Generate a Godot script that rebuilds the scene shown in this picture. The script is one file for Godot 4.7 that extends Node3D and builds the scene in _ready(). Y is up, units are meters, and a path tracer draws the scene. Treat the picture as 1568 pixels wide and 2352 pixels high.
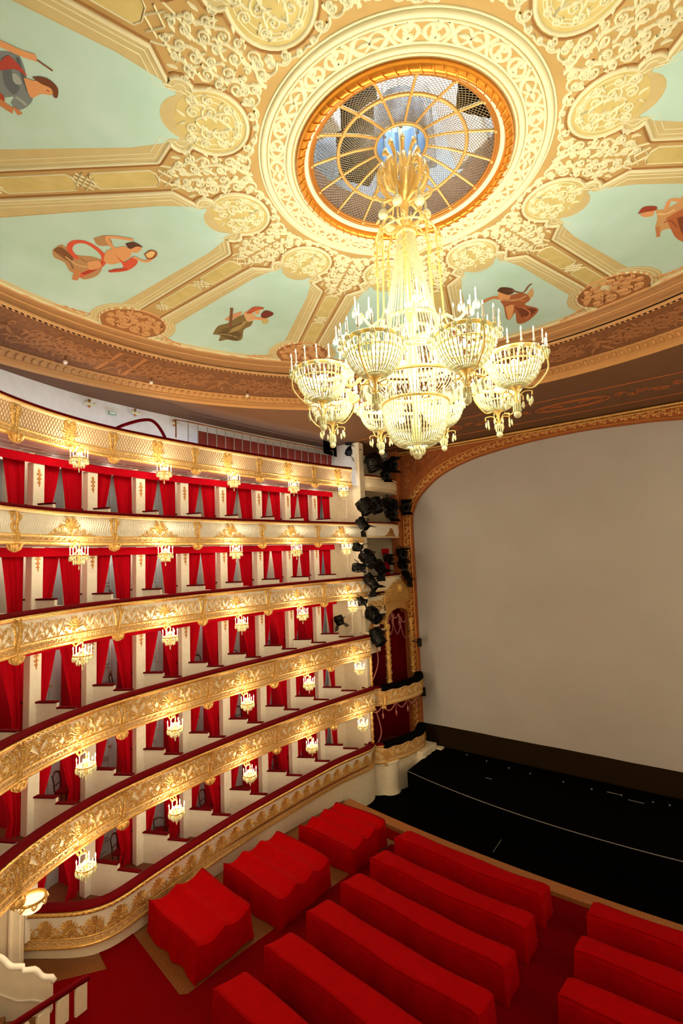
extends Node3D
# Opera house auditorium: horseshoe of gilded balconies, painted ceiling, crystal chandelier.
# Hall frame: origin on the floor under the chandelier, -z towards the stage, -x is house left.

const EYE := 11.2

class MB:
	var v := PackedVector3Array()
	var n := PackedVector3Array()
	var c := PackedColorArray()
	var ix := PackedInt32Array()
	var col := Color(1, 1, 1)

	func tri(a: int, b: int, d: int) -> void:
		var g := (v[b] - v[a]).cross(v[d] - v[a])
		if g.dot(n[a] + n[b] + n[d]) > 0.0:
			ix.append(a); ix.append(d); ix.append(b)
		else:
			ix.append(a); ix.append(b); ix.append(d)

	func put(p: Vector3, q: Vector3) -> int:
		v.append(p); n.append(q); c.append(col)
		return v.size() - 1

	func grid(rows: Array, wu := false, wv := false, out := Vector3.ZERO) -> void:
		# rows: array of PackedVector3Array of one length. wu closes each row, wv closes the list of rows
		var R := rows.size()
		var C: int = rows[0].size()
		var base := v.size()
		var sgn := 1.0
		for i in R:
			var i0 := (i - 1 + R) % R if wv else maxi(i - 1, 0)
			var i1 := (i + 1) % R if wv else mini(i + 1, R - 1)
			var row: PackedVector3Array = rows[i]
			var ra: PackedVector3Array = rows[i0]
			var rb: PackedVector3Array = rows[i1]
			for j in C:
				var j0 := (j - 1 + C) % C if wu else maxi(j - 1, 0)
				var j1 := (j + 1) % C if wu else mini(j + 1, C - 1)
				var nn := (row[j1] - row[j0]).cross(rb[j] - ra[j])
				if nn.length_squared() < 1e-16:
					var alt_i := i0 if i0 != i else i1
					var ro: PackedVector3Array = rows[alt_i]
					nn = (ro[j1] - ro[j0]).cross(rb[j] - ra[j])
				v.append(row[j]); n.append(nn.normalized()); c.append(col)
		if out != Vector3.ZERO:
			var s := 0.0
			for k in range(base, v.size()):
				s += n[k].dot(out)
			if s < 0.0:
				for k in range(base, v.size()):
					n[k] = -n[k]
		var re := R if wv else R - 1
		var ce := C if wu else C - 1
		for i in re:
			var ni := (i + 1) % R
			for j in ce:
				var nj := (j + 1) % C
				var a := base + i * C + j
				var b := base + i * C + nj
				var d := base + ni * C + nj
				var e := base + ni * C + j
				tri(a, b, d)
				tri(a, d, e)

	func quad(a: Vector3, b: Vector3, d: Vector3, e: Vector3) -> void:
		var q := (b - a).cross(d - a).normalized()
		var k := put(a, q); put(b, q); put(d, q); put(e, q)
		tri(k, k + 1, k + 2); tri(k, k + 2, k + 3)

	func box(t: Transform3D, s: Vector3, bev := 0.0) -> void:
		var h := s * 0.5
		for ax in 3:
			for sg in [-1.0, 1.0]:
				var nn := Vector3.ZERO; nn[ax] = sg
				var u := Vector3.ZERO; u[(ax + 1) % 3] = 1.0
				var w := Vector3.ZERO; w[(ax + 2) % 3] = 1.0
				var ctr := nn * h[ax]
				var hu := u * (h[(ax + 1) % 3] - bev)
				var hw := w * (h[(ax + 2) % 3] - bev)
				var wn := (t.basis * nn).normalized()
				var k := put(t * (ctr - hu - hw), wn); put(t * (ctr + hu - hw), wn); put(t * (ctr + hu + hw), wn); put(t * (ctr - hu + hw), wn)
				tri(k, k + 1, k + 2); tri(k, k + 2, k + 3)
		if bev > 0.0:
			for ax in 3:
				var a1 := (ax + 1) % 3
				var a2 := (ax + 2) % 3
				for s1 in [-1.0, 1.0]:
					for s2 in [-1.0, 1.0]:
						var e0 := Vector3.ZERO; e0[ax] = h[ax] - bev
						var p1 := Vector3.ZERO; p1[a1] = s1 * h[a1]; p1[a2] = s2 * (h[a2] - bev)
						var p2 := Vector3.ZERO; p2[a1] = s1 * (h[a1] - bev); p2[a2] = s2 * h[a2]
						var qn := Vector3.ZERO; qn[a1] = s1; qn[a2] = s2
						var wn2 := (t.basis * qn).normalized()
						var k2 := put(t * (p1 - e0), wn2); put(t * (p1 + e0), wn2); put(t * (p2 + e0), wn2); put(t * (p2 - e0), wn2)
						tri(k2, k2 + 1, k2 + 2); tri(k2, k2 + 2, k2 + 3)

	func tube(path: PackedVector3Array, rad, sides := 6, closed := false, caps := true) -> void:
		var N := path.size()
		if N < 2: return
		var rows := []
		var up := Vector3(0.13, 0.94, 0.31)
		for i in N:
			var t: Vector3
			if closed: t = path[(i + 1) % N] - path[(i - 1 + N) % N]
			else: t = path[mini(i + 1, N - 1)] - path[maxi(i - 1, 0)]
			t = t.normalized()
			var x := up.cross(t)
			if x.length() < 0.05: x = Vector3(1, 0, 0).cross(t)
			x = x.normalized()
			var y := t.cross(x)
			up = y
			var rr: float = rad if (rad is float or rad is int) else rad[i]
			var row := PackedVector3Array()
			for k in sides:
				var a := TAU * k / sides
				row.append(path[i] + (x * cos(a) + y * sin(a)) * rr)
			rows.append(row)
		if caps and not closed:
			var r0 := PackedVector3Array(); var r1 := PackedVector3Array()
			for k in sides:
				r0.append(path[0]); r1.append(path[N - 1])
			rows.push_front(r0); rows.push_back(r1)
		grid(rows, true, closed)

	func lathe(prof: PackedVector2Array, seg := 16, t := Transform3D.IDENTITY, a0 := 0.0, a1 := TAU) -> void:
		# prof: (radius, y) pairs
		var rows := []
		var full := absf(a1 - a0) > TAU - 0.001
		for p in prof:
			var row := PackedVector3Array()
			var cnt := seg if full else seg + 1
			for k in cnt:
				var a := a0 + (a1 - a0) * k / seg
				row.append(t * Vector3(cos(a) * p.x, p.y, sin(a) * p.x))
			rows.append(row)
		grid(rows, full, false)

	func ball(ctr: Vector3, r: float, seg := 8, rings := 5, sq := 1.0) -> void:
		var pr := PackedVector2Array()
		for i in rings + 1:
			var a := -PI / 2 + PI * i / rings
			pr.append(Vector2(maxf(cos(a) * r, 0.0), sin(a) * r * sq))
		lathe(pr, seg, Transform3D(Basis.IDENTITY, ctr))

	func strip(path: PackedVector2Array, w, h: float, f: Callable, closed := false) -> void:
		# a moulded ridge that follows a plane curve on the surface f(u, v, height)
		var N := path.size()
		if N < 2: return
		var base := v.size()
		for i in N:
			var t: Vector2
			if closed: t = path[(i + 1) % N] - path[(i - 1 + N) % N]
			else: t = path[mini(i + 1, N - 1)] - path[maxi(i - 1, 0)]
			t = t.normalized()
			var s := Vector2(-t.y, t.x)
			var ww: float = (w if (w is float or w is int) else w[i]) * 0.5
			var p := path[i]
			var a: Vector3 = f.call(p.x + s.x * ww, p.y + s.y * ww, -0.004)
			var m: Vector3 = f.call(p.x, p.y, h)
			var b: Vector3 = f.call(p.x - s.x * ww, p.y - s.y * ww, -0.004)
			var o: Vector3 = f.call(p.x, p.y, 0.0)
			var up := (m - o).normalized()
			var sd := (a - b).normalized()
			put(a, (sd + up * 0.35).normalized())
			put(m, up)
			put(b, (up * 0.35 - sd).normalized())
		var e := N if closed else N - 1
		for i in e:
			var a := base + i * 3
			var b := base + ((i + 1) % N) * 3
			for q in 2:
				tri(a + q, a + q + 1, b + q + 1)
				tri(a + q, b + q + 1, b + q)

	func poly(pts: PackedVector2Array, f: Callable, h := 0.0) -> void:
		var t := Geometry2D.triangulate_polygon(pts)
		if t.is_empty(): return
		var o: Vector3 = f.call(pts[0].x, pts[0].y, 0.0)
		var nn: Vector3 = ((f.call(pts[0].x, pts[0].y, 0.1) as Vector3) - o).normalized()
		var base := v.size()
		for p in pts: put(f.call(p.x, p.y, h), nn)
		for i in range(0, t.size(), 3): tri(base + t[i], base + t[i + 1], base + t[i + 2])

	func leaf(p: Vector2, ang: float, ln: float, wd: float, h: float, f: Callable) -> void:
		# a small raised leaf: ridge down the middle, four points each side
		var dx := Vector2(cos(ang), sin(ang))
		var dy := Vector2(-dx.y, dx.x)
		var path := PackedVector2Array()
		var ws := []
		for i in 6:
			var t := i / 5.0
			path.append(p + dx * ln * t + dy * sin(t * 3.0) * ln * 0.08)
			ws.append(maxf(wd * sin(PI * pow(t, 0.7)) , 0.004))
		strip(path, ws, h, f)

	func mesh() -> ArrayMesh:
		var m := ArrayMesh.new()
		if ix.is_empty(): return m
		var arr := []
		arr.resize(Mesh.ARRAY_MAX)
		arr[Mesh.ARRAY_VERTEX] = v; arr[Mesh.ARRAY_NORMAL] = n; arr[Mesh.ARRAY_COLOR] = c; arr[Mesh.ARRAY_INDEX] = ix
		m.add_surface_from_arrays(Mesh.PRIMITIVE_TRIANGLES, arr)
		return m

var M := {}
var taken := {}

func numbered(called: String) -> String:
	if not taken.has(called):
		taken[called] = 0
		return called
	taken[called] += 1
	return "%s_%03d" % [called, taken[called]]

func obj(called: String, mb, mat: Material, parent: Node = null) -> MeshInstance3D:
	var o := MeshInstance3D.new()
	o.mesh = mb.mesh() if mb is MB else mb
	o.material_override = mat
	if parent == null:
		o.name = numbered(called); add_child(o)
	else:
		o.name = called; parent.add_child(o, true)
	return o

func tag(o: Node, label := "", category := "", group := "", kind := "") -> Node:
	if label: o.set_meta("label", label)
	if category: o.set_meta("category", category)
	if group: o.set_meta("group", group)
	if kind: o.set_meta("kind", kind)
	return o

func thing(called: String, label: String, category: String, at := Vector3.ZERO, group := "", kind := "") -> Node3D:
	var o := Node3D.new()
	o.name = numbered(called)
	add_child(o)
	o.position = at
	tag(o, label, category, group, kind)
	return o

func copy(src: Node3D, called: String) -> Node3D:
	var r: Node3D = src.duplicate()
	r.name = numbered(called)
	add_child(r)
	return r

func part(called: String, parent: Node) -> Node3D:
	var o := Node3D.new()
	o.name = called
	parent.add_child(o, true)
	return o

func noise_tex(freq: float, c0: Color, c1: Color, sz := 512, sd := 1, oct := 4) -> NoiseTexture2D:
	var t := NoiseTexture2D.new()
	var fn := FastNoiseLite.new()
	fn.seed = sd; fn.frequency = freq; fn.fractal_octaves = oct
	t.noise = fn; t.width = sz; t.height = sz; t.seamless = true
	var g := Gradient.new()
	g.set_color(0, c0); g.set_color(1, c1)
	t.color_ramp = g
	return t

func bump_tex(freq: float, strength: float, sd := 3, sz := 512) -> NoiseTexture2D:
	var t := NoiseTexture2D.new()
	var fn := FastNoiseLite.new()
	fn.seed = sd; fn.frequency = freq; fn.fractal_octaves = 3
	t.noise = fn; t.width = sz; t.height = sz; t.seamless = true
	t.as_normal_map = true; t.bump_strength = strength
	return t

func mat(col: Color, rough := 0.6, metal := 0.0, tex: Texture2D = null, scale := 1.0, bump: Texture2D = null, bs := 1.0) -> StandardMaterial3D:
	var m := StandardMaterial3D.new()
	m.albedo_color = col
	m.roughness = rough
	m.metallic = metal
	if tex or bump:
		m.uv1_triplanar = true
		m.uv1_world_triplanar = true
		m.uv1_scale = Vector3.ONE * scale
	if tex: m.albedo_texture = tex
	if bump:
		m.normal_enabled = true
		m.normal_texture = bump
		m.normal_scale = bs
	return m

func C(r: int, g: int, b: int) -> Color:
	return Color(r / 255.0, g / 255.0, b / 255.0)

func materials() -> void:
	var soft := noise_tex(0.02, Color(0.95, 0.945, 0.94), Color(1, 1, 1), 512, 4)
	var cloth_n := bump_tex(0.25, 2.0, 5)
	var soft_n := bump_tex(0.02, 3.0, 9)
	M.gold = mat(C(244, 202, 126), 0.32, 0.5, noise_tex(0.03, Color(0.84, 0.8, 0.74), Color(1, 1, 1), 256, 11), 0.8, bump_tex(0.08, 5.0, 12, 256), 0.7)
	M.gold_dark = mat(C(190, 130, 62), 0.42, 0.6, soft, 0.8)
	M.bronze = mat(C(150, 96, 52), 0.4, 0.55, soft, 0.8)
	M.brass_orange = mat(C(236, 160, 62), 0.3, 0.7, soft, 0.6)
	M.cream = mat(C(246, 236, 214), 0.55, 0.0, soft, 0.35)
	M.cream_lo = mat(C(232, 208, 168), 0.6, 0.0, soft, 0.35)
	M.white = mat(C(246, 244, 238), 0.5, 0.0, soft, 0.4)
	M.plaster = mat(C(238, 230, 212), 0.65, 0.0, soft, 0.3)
	M.gallery_wall = mat(C(226, 232, 234), 0.7, 0.0, soft, 0.3)
	M.red = mat(C(196, 8, 32), 0.85, 0.0, noise_tex(0.05, Color(0.86, 0.85, 0.85), Color(1, 1, 1), 512, 21), 0.5, cloth_n, 0.5)
	M.red.rim_enabled = true; M.red.rim = 0.25; M.red.rim_tint = 0.6
	M.velvet = mat(C(98, 4, 14), 0.8, 0.0, soft, 0.8, cloth_n, 0.4)
	M.velvet.rim_enabled = true; M.velvet.rim = 0.35; M.velvet.rim_tint = 0.7
	M.cover = mat(C(164, 0, 5), 0.85, 0.0, noise_tex(0.012, Color(0.92, 0.9, 0.9), Color(1, 1, 1), 512, 22), 0.4, soft_n, 0.4)
	M.cover.rim_enabled = true; M.cover.rim = 0.2; M.cover.rim_tint = 0.8
	M.carpet = mat(C(128, 2, 6), 0.95, 0.0, noise_tex(0.09, Color(0.7, 0.7, 0.7), Color(1, 1, 1), 512, 23), 0.6, cloth_n, 0.8)
	M.wood = mat(C(134, 84, 40), 0.45, 0.0, noise_tex(0.03, Color(0.7, 0.62, 0.55), Color(1, 1, 1), 512, 31), 0.9)
	M.kerb = mat(C(168, 108, 56), 0.5, 0.0, noise_tex(0.03, Color(0.8, 0.74, 0.68), Color(1, 1, 1), 512, 33), 0.9)
	M.box_wood = mat(C(134, 78, 44), 0.5, 0.0, noise_tex(0.03, Color(0.7, 0.62, 0.55), Color(1, 1, 1), 512, 32), 0.9)
	M.dark_wood = mat(C(52, 24, 16), 0.4, 0.0, soft, 1.0)
	M.black = mat(C(4, 4, 4), 0.95, 0.0, noise_tex(0.04, Color(0.7, 0.7, 0.7), Color(1, 1, 1), 256, 41), 0.5)
	M.black_cloth = mat(C(10, 10, 10), 0.95)
	M.black_foil = mat(C(7, 7, 8), 0.3, 0.0, null, 1.0, bump_tex(0.02, 10.0, 43, 256), 1.0)
	M.steel = mat(C(170, 170, 168), 0.35, 0.8)
	M.white_metal = mat(C(226, 222, 212), 0.5)
	M.screen = mat(C(180, 181, 187), 0.9, 0.0, noise_tex(0.006, Color(0.96, 0.955, 0.95), Color(1, 1, 1), 512, 51), 0.09)
	M.screen_hem = mat(C(40, 29, 16), 0.95)
	M.door = mat(C(184, 208, 220), 0.5)
	M.door_line = mat(C(120, 140, 152), 0.6)
	M.cornice = mat(C(172, 130, 88), 0.8, 0.0, soft, 0.3)
	M.cornice_line = mat(C(208, 164, 116), 0.8, 0.0, soft, 0.3)
	M.glass = mat(Color(1, 1, 1, 0.35), 0.05)
	M.glass.transparency = BaseMaterial3D.TRANSPARENCY_ALPHA
	M.crystal = mat(C(234, 240, 204), 0.12)
	M.crystal.clearcoat_enabled = true; M.crystal.clearcoat = 1.0; M.crystal.clearcoat_roughness = 0.03
	M.candle = mat(C(250, 244, 226), 0.5)
	M.flame = mat(Color(1, 1, 1), 0.5)
	M.flame.emission_enabled = true; M.flame.emission = Color(1.0, 0.9, 0.66); M.flame.emission_energy_multiplier = 6.0
	M.drum = mat(C(120, 150, 182), 0.35, 0.2)
	M.fringe = mat(C(196, 122, 118), 0.8)
	M.steel_dull = mat(C(120, 120, 122), 0.5, 0.3)
	M.bowl_lamp = mat(C(255, 244, 214), 0.5)
	M.bowl_lamp.emission_enabled = true; M.bowl_lamp.emission = Color(1.0, 0.9, 0.66); M.bowl_lamp.emission_energy_multiplier = 1.0
	M.exit_green = mat(C(90, 160, 120), 0.5)
	M.panel_red = mat(C(112, 34, 22), 0.5, 0.0, soft, 0.5)
	M.box_globe = mat(C(250, 246, 236), 0.5)
	M.box_globe.emission_enabled = true; M.box_globe.emission = Color(1.0, 0.95, 0.86); M.box_globe.emission_energy_multiplier = 2.0
	M.exit = mat(C(220, 236, 226), 0.5)
	M.attic_lamp = mat(Color(1, 1, 1), 0.5)
	M.attic_lamp.emission_enabled = true; M.attic_lamp.emission = Color(0.9, 0.96, 1.0); M.attic_lamp.emission_energy_multiplier = 6.0
	# ceiling paint
	M.ground = mat(C(190, 164, 110), 0.85, 0.0, noise_tex(0.012, Color(0.92, 0.9, 0.86), Color(1, 1, 1), 512, 61), 0.12)
	M.rib_yellow = mat(C(206, 194, 136), 0.85, 0.0, noise_tex(0.02, Color(0.9, 0.9, 0.84), Color(1, 1, 1), 512, 62), 0.2)
	M.border = mat(C(198, 188, 142), 0.85, 0.0, soft, 0.2)
	M.stucco = mat(C(228, 230, 200), 0.75, 0.0, soft, 0.3)
	M.stucco_tan = mat(C(200, 152, 98), 0.8, 0.0, soft, 0.3)
	M.fillet_brown = mat(C(160, 118, 70), 0.8, 0.0, soft, 0.3)
	M.stucco_brown = mat(C(174, 114, 68), 0.8, 0.0, soft, 0.3)
	M.medal_ground = mat(C(160, 108, 64), 0.85, 0.0, soft, 0.3)
	M.medal_relief = mat(C(214, 166, 116), 0.8, 0.0, soft, 0.3)
	M.frieze_relief = mat(C(156, 106, 68), 0.8, 0.0, soft, 0.3)
	M.gold_light = mat(C(255, 228, 150), 0.3, 0.35, soft, 0.8)
	M.mesh_wire = mat(C(150, 132, 98), 0.5, 0.3)
	M.grille_bar = mat(C(226, 190, 122), 0.35, 0.4, soft, 0.8)
	M.frieze = mat(C(138, 92, 58), 0.85, 0.0, noise_tex(0.03, Color(0.74, 0.7, 0.66), Color(1, 1, 1), 512, 63), 0.4)
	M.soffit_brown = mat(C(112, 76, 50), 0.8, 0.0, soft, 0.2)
	M.portal = mat(C(172, 98, 48), 0.75, 0.0, noise_tex(0.02, Color(0.86, 0.82, 0.78), Color(1, 1, 1), 512, 64), 0.25)
	M.sky = mat(C(190, 226, 232), 0.9, 0.0, noise_tex(0.008, Color(0.9, 0.94, 0.9), Color(1, 1, 1), 512, 65), 0.12)
	M.paint = mat(Color(1, 1, 1), 0.9)
	M.paint.vertex_color_use_as_albedo = true
	for q in [M.black, M.black_cloth, M.cover, M.carpet, M.screen_hem, M.red, M.velvet]: q.metallic_specular = 0.12
	M.black_foil.metallic_specular = 0.3
	M.mauve = mat(C(176, 128, 132), 0.7, 0.0, soft, 0.3)
	M.steel_blue = mat(C(172, 188, 200), 0.5, 0.0, soft, 0.4)

func bezier(a: Vector2, b: Vector2, d: Vector2, e: Vector2, k := 10) -> PackedVector2Array:
	var p := PackedVector2Array()
	for i in k + 1: p.append(a.bezier_interpolate(b, d, e, float(i) / k))
	return p

func spiral(ctr: Vector2, r0: float, a0: float, turns: float, seg := 14, r1 := 0.18) -> PackedVector2Array:
	# from the outside in; the sign of turns is its sense
	var p := PackedVector2Array()
	for i in seg + 1:
		var t := float(i) / seg
		var r := r0 * lerpf(1.0, r1, t)
		var a := a0 + TAU * turns * t
		p.append(ctr + Vector2(cos(a), sin(a)) * r)
	return p

func circle2(ctr: Vector2, r: float, k := 24, a0 := 0.0) -> PackedVector2Array:
	var p := PackedVector2Array()
	for i in k: p.append(ctr + Vector2.from_angle(a0 + TAU * i / k) * r)
	return p

func smooth_path(ctrl: PackedVector2Array, per := 8) -> PackedVector2Array:
	var out := PackedVector2Array()
	var N := ctrl.size()
	for i in N - 1:
		var a := ctrl[maxi(i - 1, 0)]; var b := ctrl[i]; var d := ctrl[i + 1]; var e := ctrl[mini(i + 2, N - 1)]
		for k in per: out.append(b.cubic_interpolate(d, a, e, float(k) / per))
	out.append(ctrl[N - 1])
	return out

# ---------------------------------------------------------------- camera
const CAM_R := Vector3(0.80161138, -0.03946842, -0.59654122)
const CAM_U := Vector3(0.08523541, 0.99517026, 0.04869382)
const CAM_F := Vector3(-0.59173821, 0.08987995, -0.80110391)
const CAM_P := Vector3(4.0003, EYE, 7.851)
const FOCAL := 1099.29

func ray(x: float, y: float) -> Vector3:
	return CAM_F + CAM_R * ((x - 784.0) / FOCAL) - CAM_U * ((y - 1176.0) / FOCAL)

func on_y(x: float, y: float, wy: float) -> Vector3:   # where the sight line of a pixel meets a level
	var d := ray(x, y)
	return CAM_P + d * ((wy - EYE) / d.y)

func _ready() -> void:
	var cam := Camera3D.new()
	cam.name = "camera"
	cam.fov = 93.864
	cam.near = 0.05; cam.far = 200.0
	cam.transform = Transform3D(Basis(CAM_R, CAM_U, -CAM_F), CAM_P)
	add_child(cam)
	cam.current = true
	var we := WorldEnvironment.new()
	we.name = "world_environment"
	var env := Environment.new()
	env.background_mode = Environment.BG_COLOR
	env.background_color = Color(0.01, 0.01, 0.012)
	env.ambient_light_source = Environment.AMBIENT_SOURCE_DISABLED
	env.tonemap_mode = Environment.TONE_MAPPER_LINEAR
	env.tonemap_exposure = EXPOSURE
	env.sdfgi_enabled = true; env.ssao_enabled = true; env.ssil_enabled = true
	we.environment = env
	add_child(we)
	materials()
	build_curves()
	build_shell()
	build_right_side()
	build_ceiling()
	build_attic()
	build_portal()
	build_boxes()
	build_balconies()
	build_stage_boxes()
	build_floor()
	build_seats()
	build_lamps()
	build_chandelier()
	build_details()

const EXPOSURE := 1.2

func lamp(parent: Node, at: Vector3, energy: float, col: Color, size := 0.1) -> OmniLight3D:
	var l := OmniLight3D.new()
	l.name = "glow"
	parent.add_child(l, true)
	l.position = at
	l.light_energy = energy
	l.light_color = col
	l.light_size = size
	l.omni_range = 60.0
	l.omni_attenuation = 2.0
	l.shadow_enabled = true
	return l

# ---------------------------------------------------------------- ceiling
const YC := EYE + 7.49

func fc(u: float, v: float, h: float) -> Vector3:
	return Vector3(u, YC - h, v)

func ring_row(cz: float, r: float, y: float, k := 120) -> PackedVector3Array:
	var p := PackedVector3Array()
	for i in k:
		var a := TAU * i / k
		p.append(Vector3(cos(a) * r, y, cz + sin(a) * r))
	return p

func ring_at(cz: float, r: float, a: float) -> Vector2:
	return Vector2(cos(a) * r, cz + sin(a) * r)

func radius_to(cz: float, r: float, phi: float) -> float:   # from the axis to an eccentric circle
	var s := sin(phi) * cz
	return s + sqrt(r * r - cz * cz * cos(phi) * cos(phi))

func turned(mesh_or: Variant, called: String, m: Material, parent: Node, phi: float) -> MeshInstance3D:
	var o := obj(called, mesh_or, m, parent)
	o.rotation.y = -phi
	return o

func mirror(p: PackedVector2Array) -> PackedVector2Array:
	var q := PackedVector2Array()
	for a in p: q.append(Vector2(a.x, -a.y))
	return q

func scroll(mb: MB, ctr: Vector2, r: float, a0: float, turns: float, w: float, h: float, f: Callable, both := true, seg := 13) -> void:
	var s := spiral(ctr, r, a0, turns, seg, 0.2)
	var ws := []
	for i in s.size(): ws.append(w * lerpf(1.0, 0.75, float(i) / s.size()))
	mb.strip(s, ws, h, f)
	mb.strip(circle2(s[s.size() - 1], w * 0.55, 5), w * 0.7, h * 1.2, f, true)
	if both:
		mb.strip(mirror(s), ws, h, f)
		mb.strip(mirror(circle2(s[s.size() - 1], w * 0.55, 5)), w * 0.7, h * 1.2, f, true)

func build_ceiling() -> void:
	var ce := thing("ceiling", "painted ceiling with ten pale teal panels round a central grille", "ceiling", Vector3.ZERO, "", "structure")
	# ground
	var g := MB.new()
	var r0 := PackedVector3Array(); var r1 := PackedVector3Array()
	for i in 120:
		var a := TAU * i / 120.0
		r0.append(Vector3(cos(a) * 1.95, YC, sin(a) * 1.95))
		r1.append(Vector3(cos(a) * 10.62, YC, 1.3 + sin(a) * 10.62))
	g.grid([r0, r1], true)
	obj("ceiling_field", g, M.ground, ce)
	# back of the ceiling, so that it has a thickness
	var gb := MB.new()
	gb.grid([ring_row(0.0, 1.95, YC + 0.9), ring_row(1.3, 13.2, YC + 0.9)], true)
	gb.grid([ring_row(0.0, 1.95, YC + 0.12), ring_row(0.0, 1.95, YC + 0.9)], true)
	obj("ceiling_deck", gb, M.soffit_brown, ce)
	# central mouldings
	var m := MB.new()
	for d in [[2.67, 0.055], [2.58, 0.022], [2.75, 0.02], [2.2, 0.05], [2.28, 0.022], [2.11, 0.022]]:
		var pr := PackedVector2Array()
		var q: float = d[1]
		for i in 9:
			var a := PI * i / 8.0
			pr.append(Vector2(d[0] + cos(a) * q, YC - sin(a) * q * 0.9))
		m.lathe(pr, 96)
	obj("ring_moulding", m, M.stucco, ce)
	var gr := MB.new()
	gr.lathe(PackedVector2Array([Vector2(2.05, YC + 0.01), Vector2(2.055, YC - 0.05), Vector2(2.03, YC - 0.10), Vector2(1.99, YC - 0.13), Vector2(1.95, YC - 0.13), Vector2(1.92, YC - 0.10), Vector2(1.9, YC - 0.05), Vector2(1.89, YC + 0.0)]), 96)
	for i in 64:
		var a := TAU * i / 64.0
		var pth := PackedVector3Array()
		for j in 5:
			var t := j / 4.0
			var rr := lerpf(1.91, 2.05, t)
			var aa := a + t * 0.05
			pth.append(Vector3(cos(aa) * rr, YC - 0.115 - sin(t * PI) * 0.03, sin(aa) * rr))
		gr.tube(pth, 0.014, 4)
	obj("gilded_ring", gr, M.brass_orange, ce)
	var fs := MB.new()
	fs.lathe(PackedVector2Array([Vector2(1.9, YC - 0.02), Vector2(1.84, YC + 0.0), Vector2(1.80, YC + 0.1), Vector2(1.78, YC + 0.14)]), 96)
	obj("oculus_reveal", fs, M.cream, ce)
	build_grille(ce)
	# rinceau ring: hearts on the panel axes, leaves between
	var fr := MB.new()
	var fpol := func(u: float, v: float, h: float) -> Vector3: return Vector3(cos(v) * u, YC - h, sin(v) * u)
	for s in [-1.0, 1.0]:
		for q in [-1.0, 1.0]:
			# heart scrolls: a pair of spirals each side of the axis
			var cc := Vector2(2.425 + q * 0.075, s * 0.085)
			var sp := PackedVector2Array()
			for i in 13:
				var t := i / 12.0
				var r := 0.075 * lerpf(1.0, 0.15, t)
				var a: float = q * s * TAU * 1.25 * t + (PI / 2 * q)
				sp.append(cc + Vector2(sin(a) * r, cos(a) * r * s / 2.4))
			fr.strip(sp, 0.04, 0.032, fpol)
			fr.strip(bezier(Vector2(2.425, s * 0.015), Vector2(2.425 + q * 0.16, s * 0.03), Vector2(2.425 + q * 0.16, s * 0.13), Vector2(2.425, s * 0.165), 8), 0.036, 0.03, fpol)
			# crossing bands and the pointed oval at the rib axis
			fr.strip(bezier(Vector2(2.425 + q * 0.14, s * 0.15), Vector2(2.425 + q * 0.05, s * 0.2), Vector2(2.425 - q * 0.14, s * 0.2), Vector2(2.425 - q * 0.13, s * 0.27), 8), 0.036, 0.034, fpol)
			fr.strip(bezier(Vector2(2.425, s * 0.205), Vector2(2.425 + q * 0.17, s * 0.24), Vector2(2.425 + q * 0.12, s * 0.3), Vector2(2.425 + q * 0.02, s * PI / 10), 8), 0.034, 0.03, fpol)
		fr.leaf(Vector2(2.425, s * 0.31), s * -PI / 2, 0.085, 0.1, 0.03, fpol)
		fr.leaf(Vector2(2.36, s * 0.085), 0.0, 0.13, 0.05, 0.03, fpol)
		fr.strip(circle2(Vector2(2.33, s * 0.225), 0.018, 5), 0.02, 0.02, fpol, true)
		fr.strip(circle2(Vector2(2.52, s * 0.225), 0.018, 5), 0.02, 0.02, fpol, true)
	fr.strip(circle2(Vector2(2.425, 0), 0.022, 6), 0.03, 0.025, fpol, true)
	var fr_mesh := fr.mesh()
	# medallion with its filigree, on the panel axis
	var me := MB.new()
	me.poly(circle2(Vector2(3.6, 0), 0.6, 28), fc, 0.006)
	var me_mesh := me.mesh()
	var mf := MB.new()
	for d in [[3.36, 0.16, 0.13, 2.2, -1.3], [3.34, 0.36, 0.09, 3.4, 1.2], [3.62, 0.2, 0.15, -1.2, 1.4], [3.66, 0.43, 0.1, 1.0, -1.2], [3.9, 0.15, 0.12, 2.6, -1.3], [3.92, 0.38, 0.1, -2.0, 1.3], [3.14, 0.1, 0.08, 0.5, 1.1]]:
		scroll(mf, Vector2(d[0], d[1]), d[2], d[3], d[4], 0.05, 0.032, fc)
	for d in [[3.15, 0.0, 0.0, 0.22], [3.5, 0.06, 0.9, 0.2], [3.75, 0.06, 2.4, 0.2], [3.48, 0.3, 2.0, 0.16], [3.8, 0.3, 1.1, 0.18], [3.2, 0.25, 1.2, 0.14], [4.02, 0.05, 0.6, 0.16]]:
		mf.leaf(Vector2(d[0], d[1]), d[2], d[3], 0.07, 0.034, fc)
		mf.leaf(Vector2(d[0], -d[1]), -d[2], d[3], 0.07, 0.034, fc)
	for d in [[3.25, 0.0, 3.55, 0.12], [3.55, 0.12, 3.35, 0.26], [3.55, 0.12, 3.85, 0.02], [3.7, 0.3, 3.95, 0.25]]:
		var b := bezier(Vector2(d[0], d[1]), Vector2(d[0] + 0.1, d[1] + 0.08), Vector2(d[2] - 0.05, d[3] + 0.06), Vector2(d[2], d[3]), 6)
		mf.strip(b, 0.05, 0.04, fc); mf.strip(mirror(b), 0.05, 0.04, fc)
	var arc := PackedVector2Array()
	for i in 9: arc.append(Vector2(3.6, 0) + Vector2.from_angle(PI - 0.9 + 1.8 * i / 8.0) * 0.47)
	mf.strip(arc, 0.045, 0.03, fc)
	var mf_mesh := mf.mesh()
	# scallops between the ring and the medallions
	var sc := MB.new()
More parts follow.
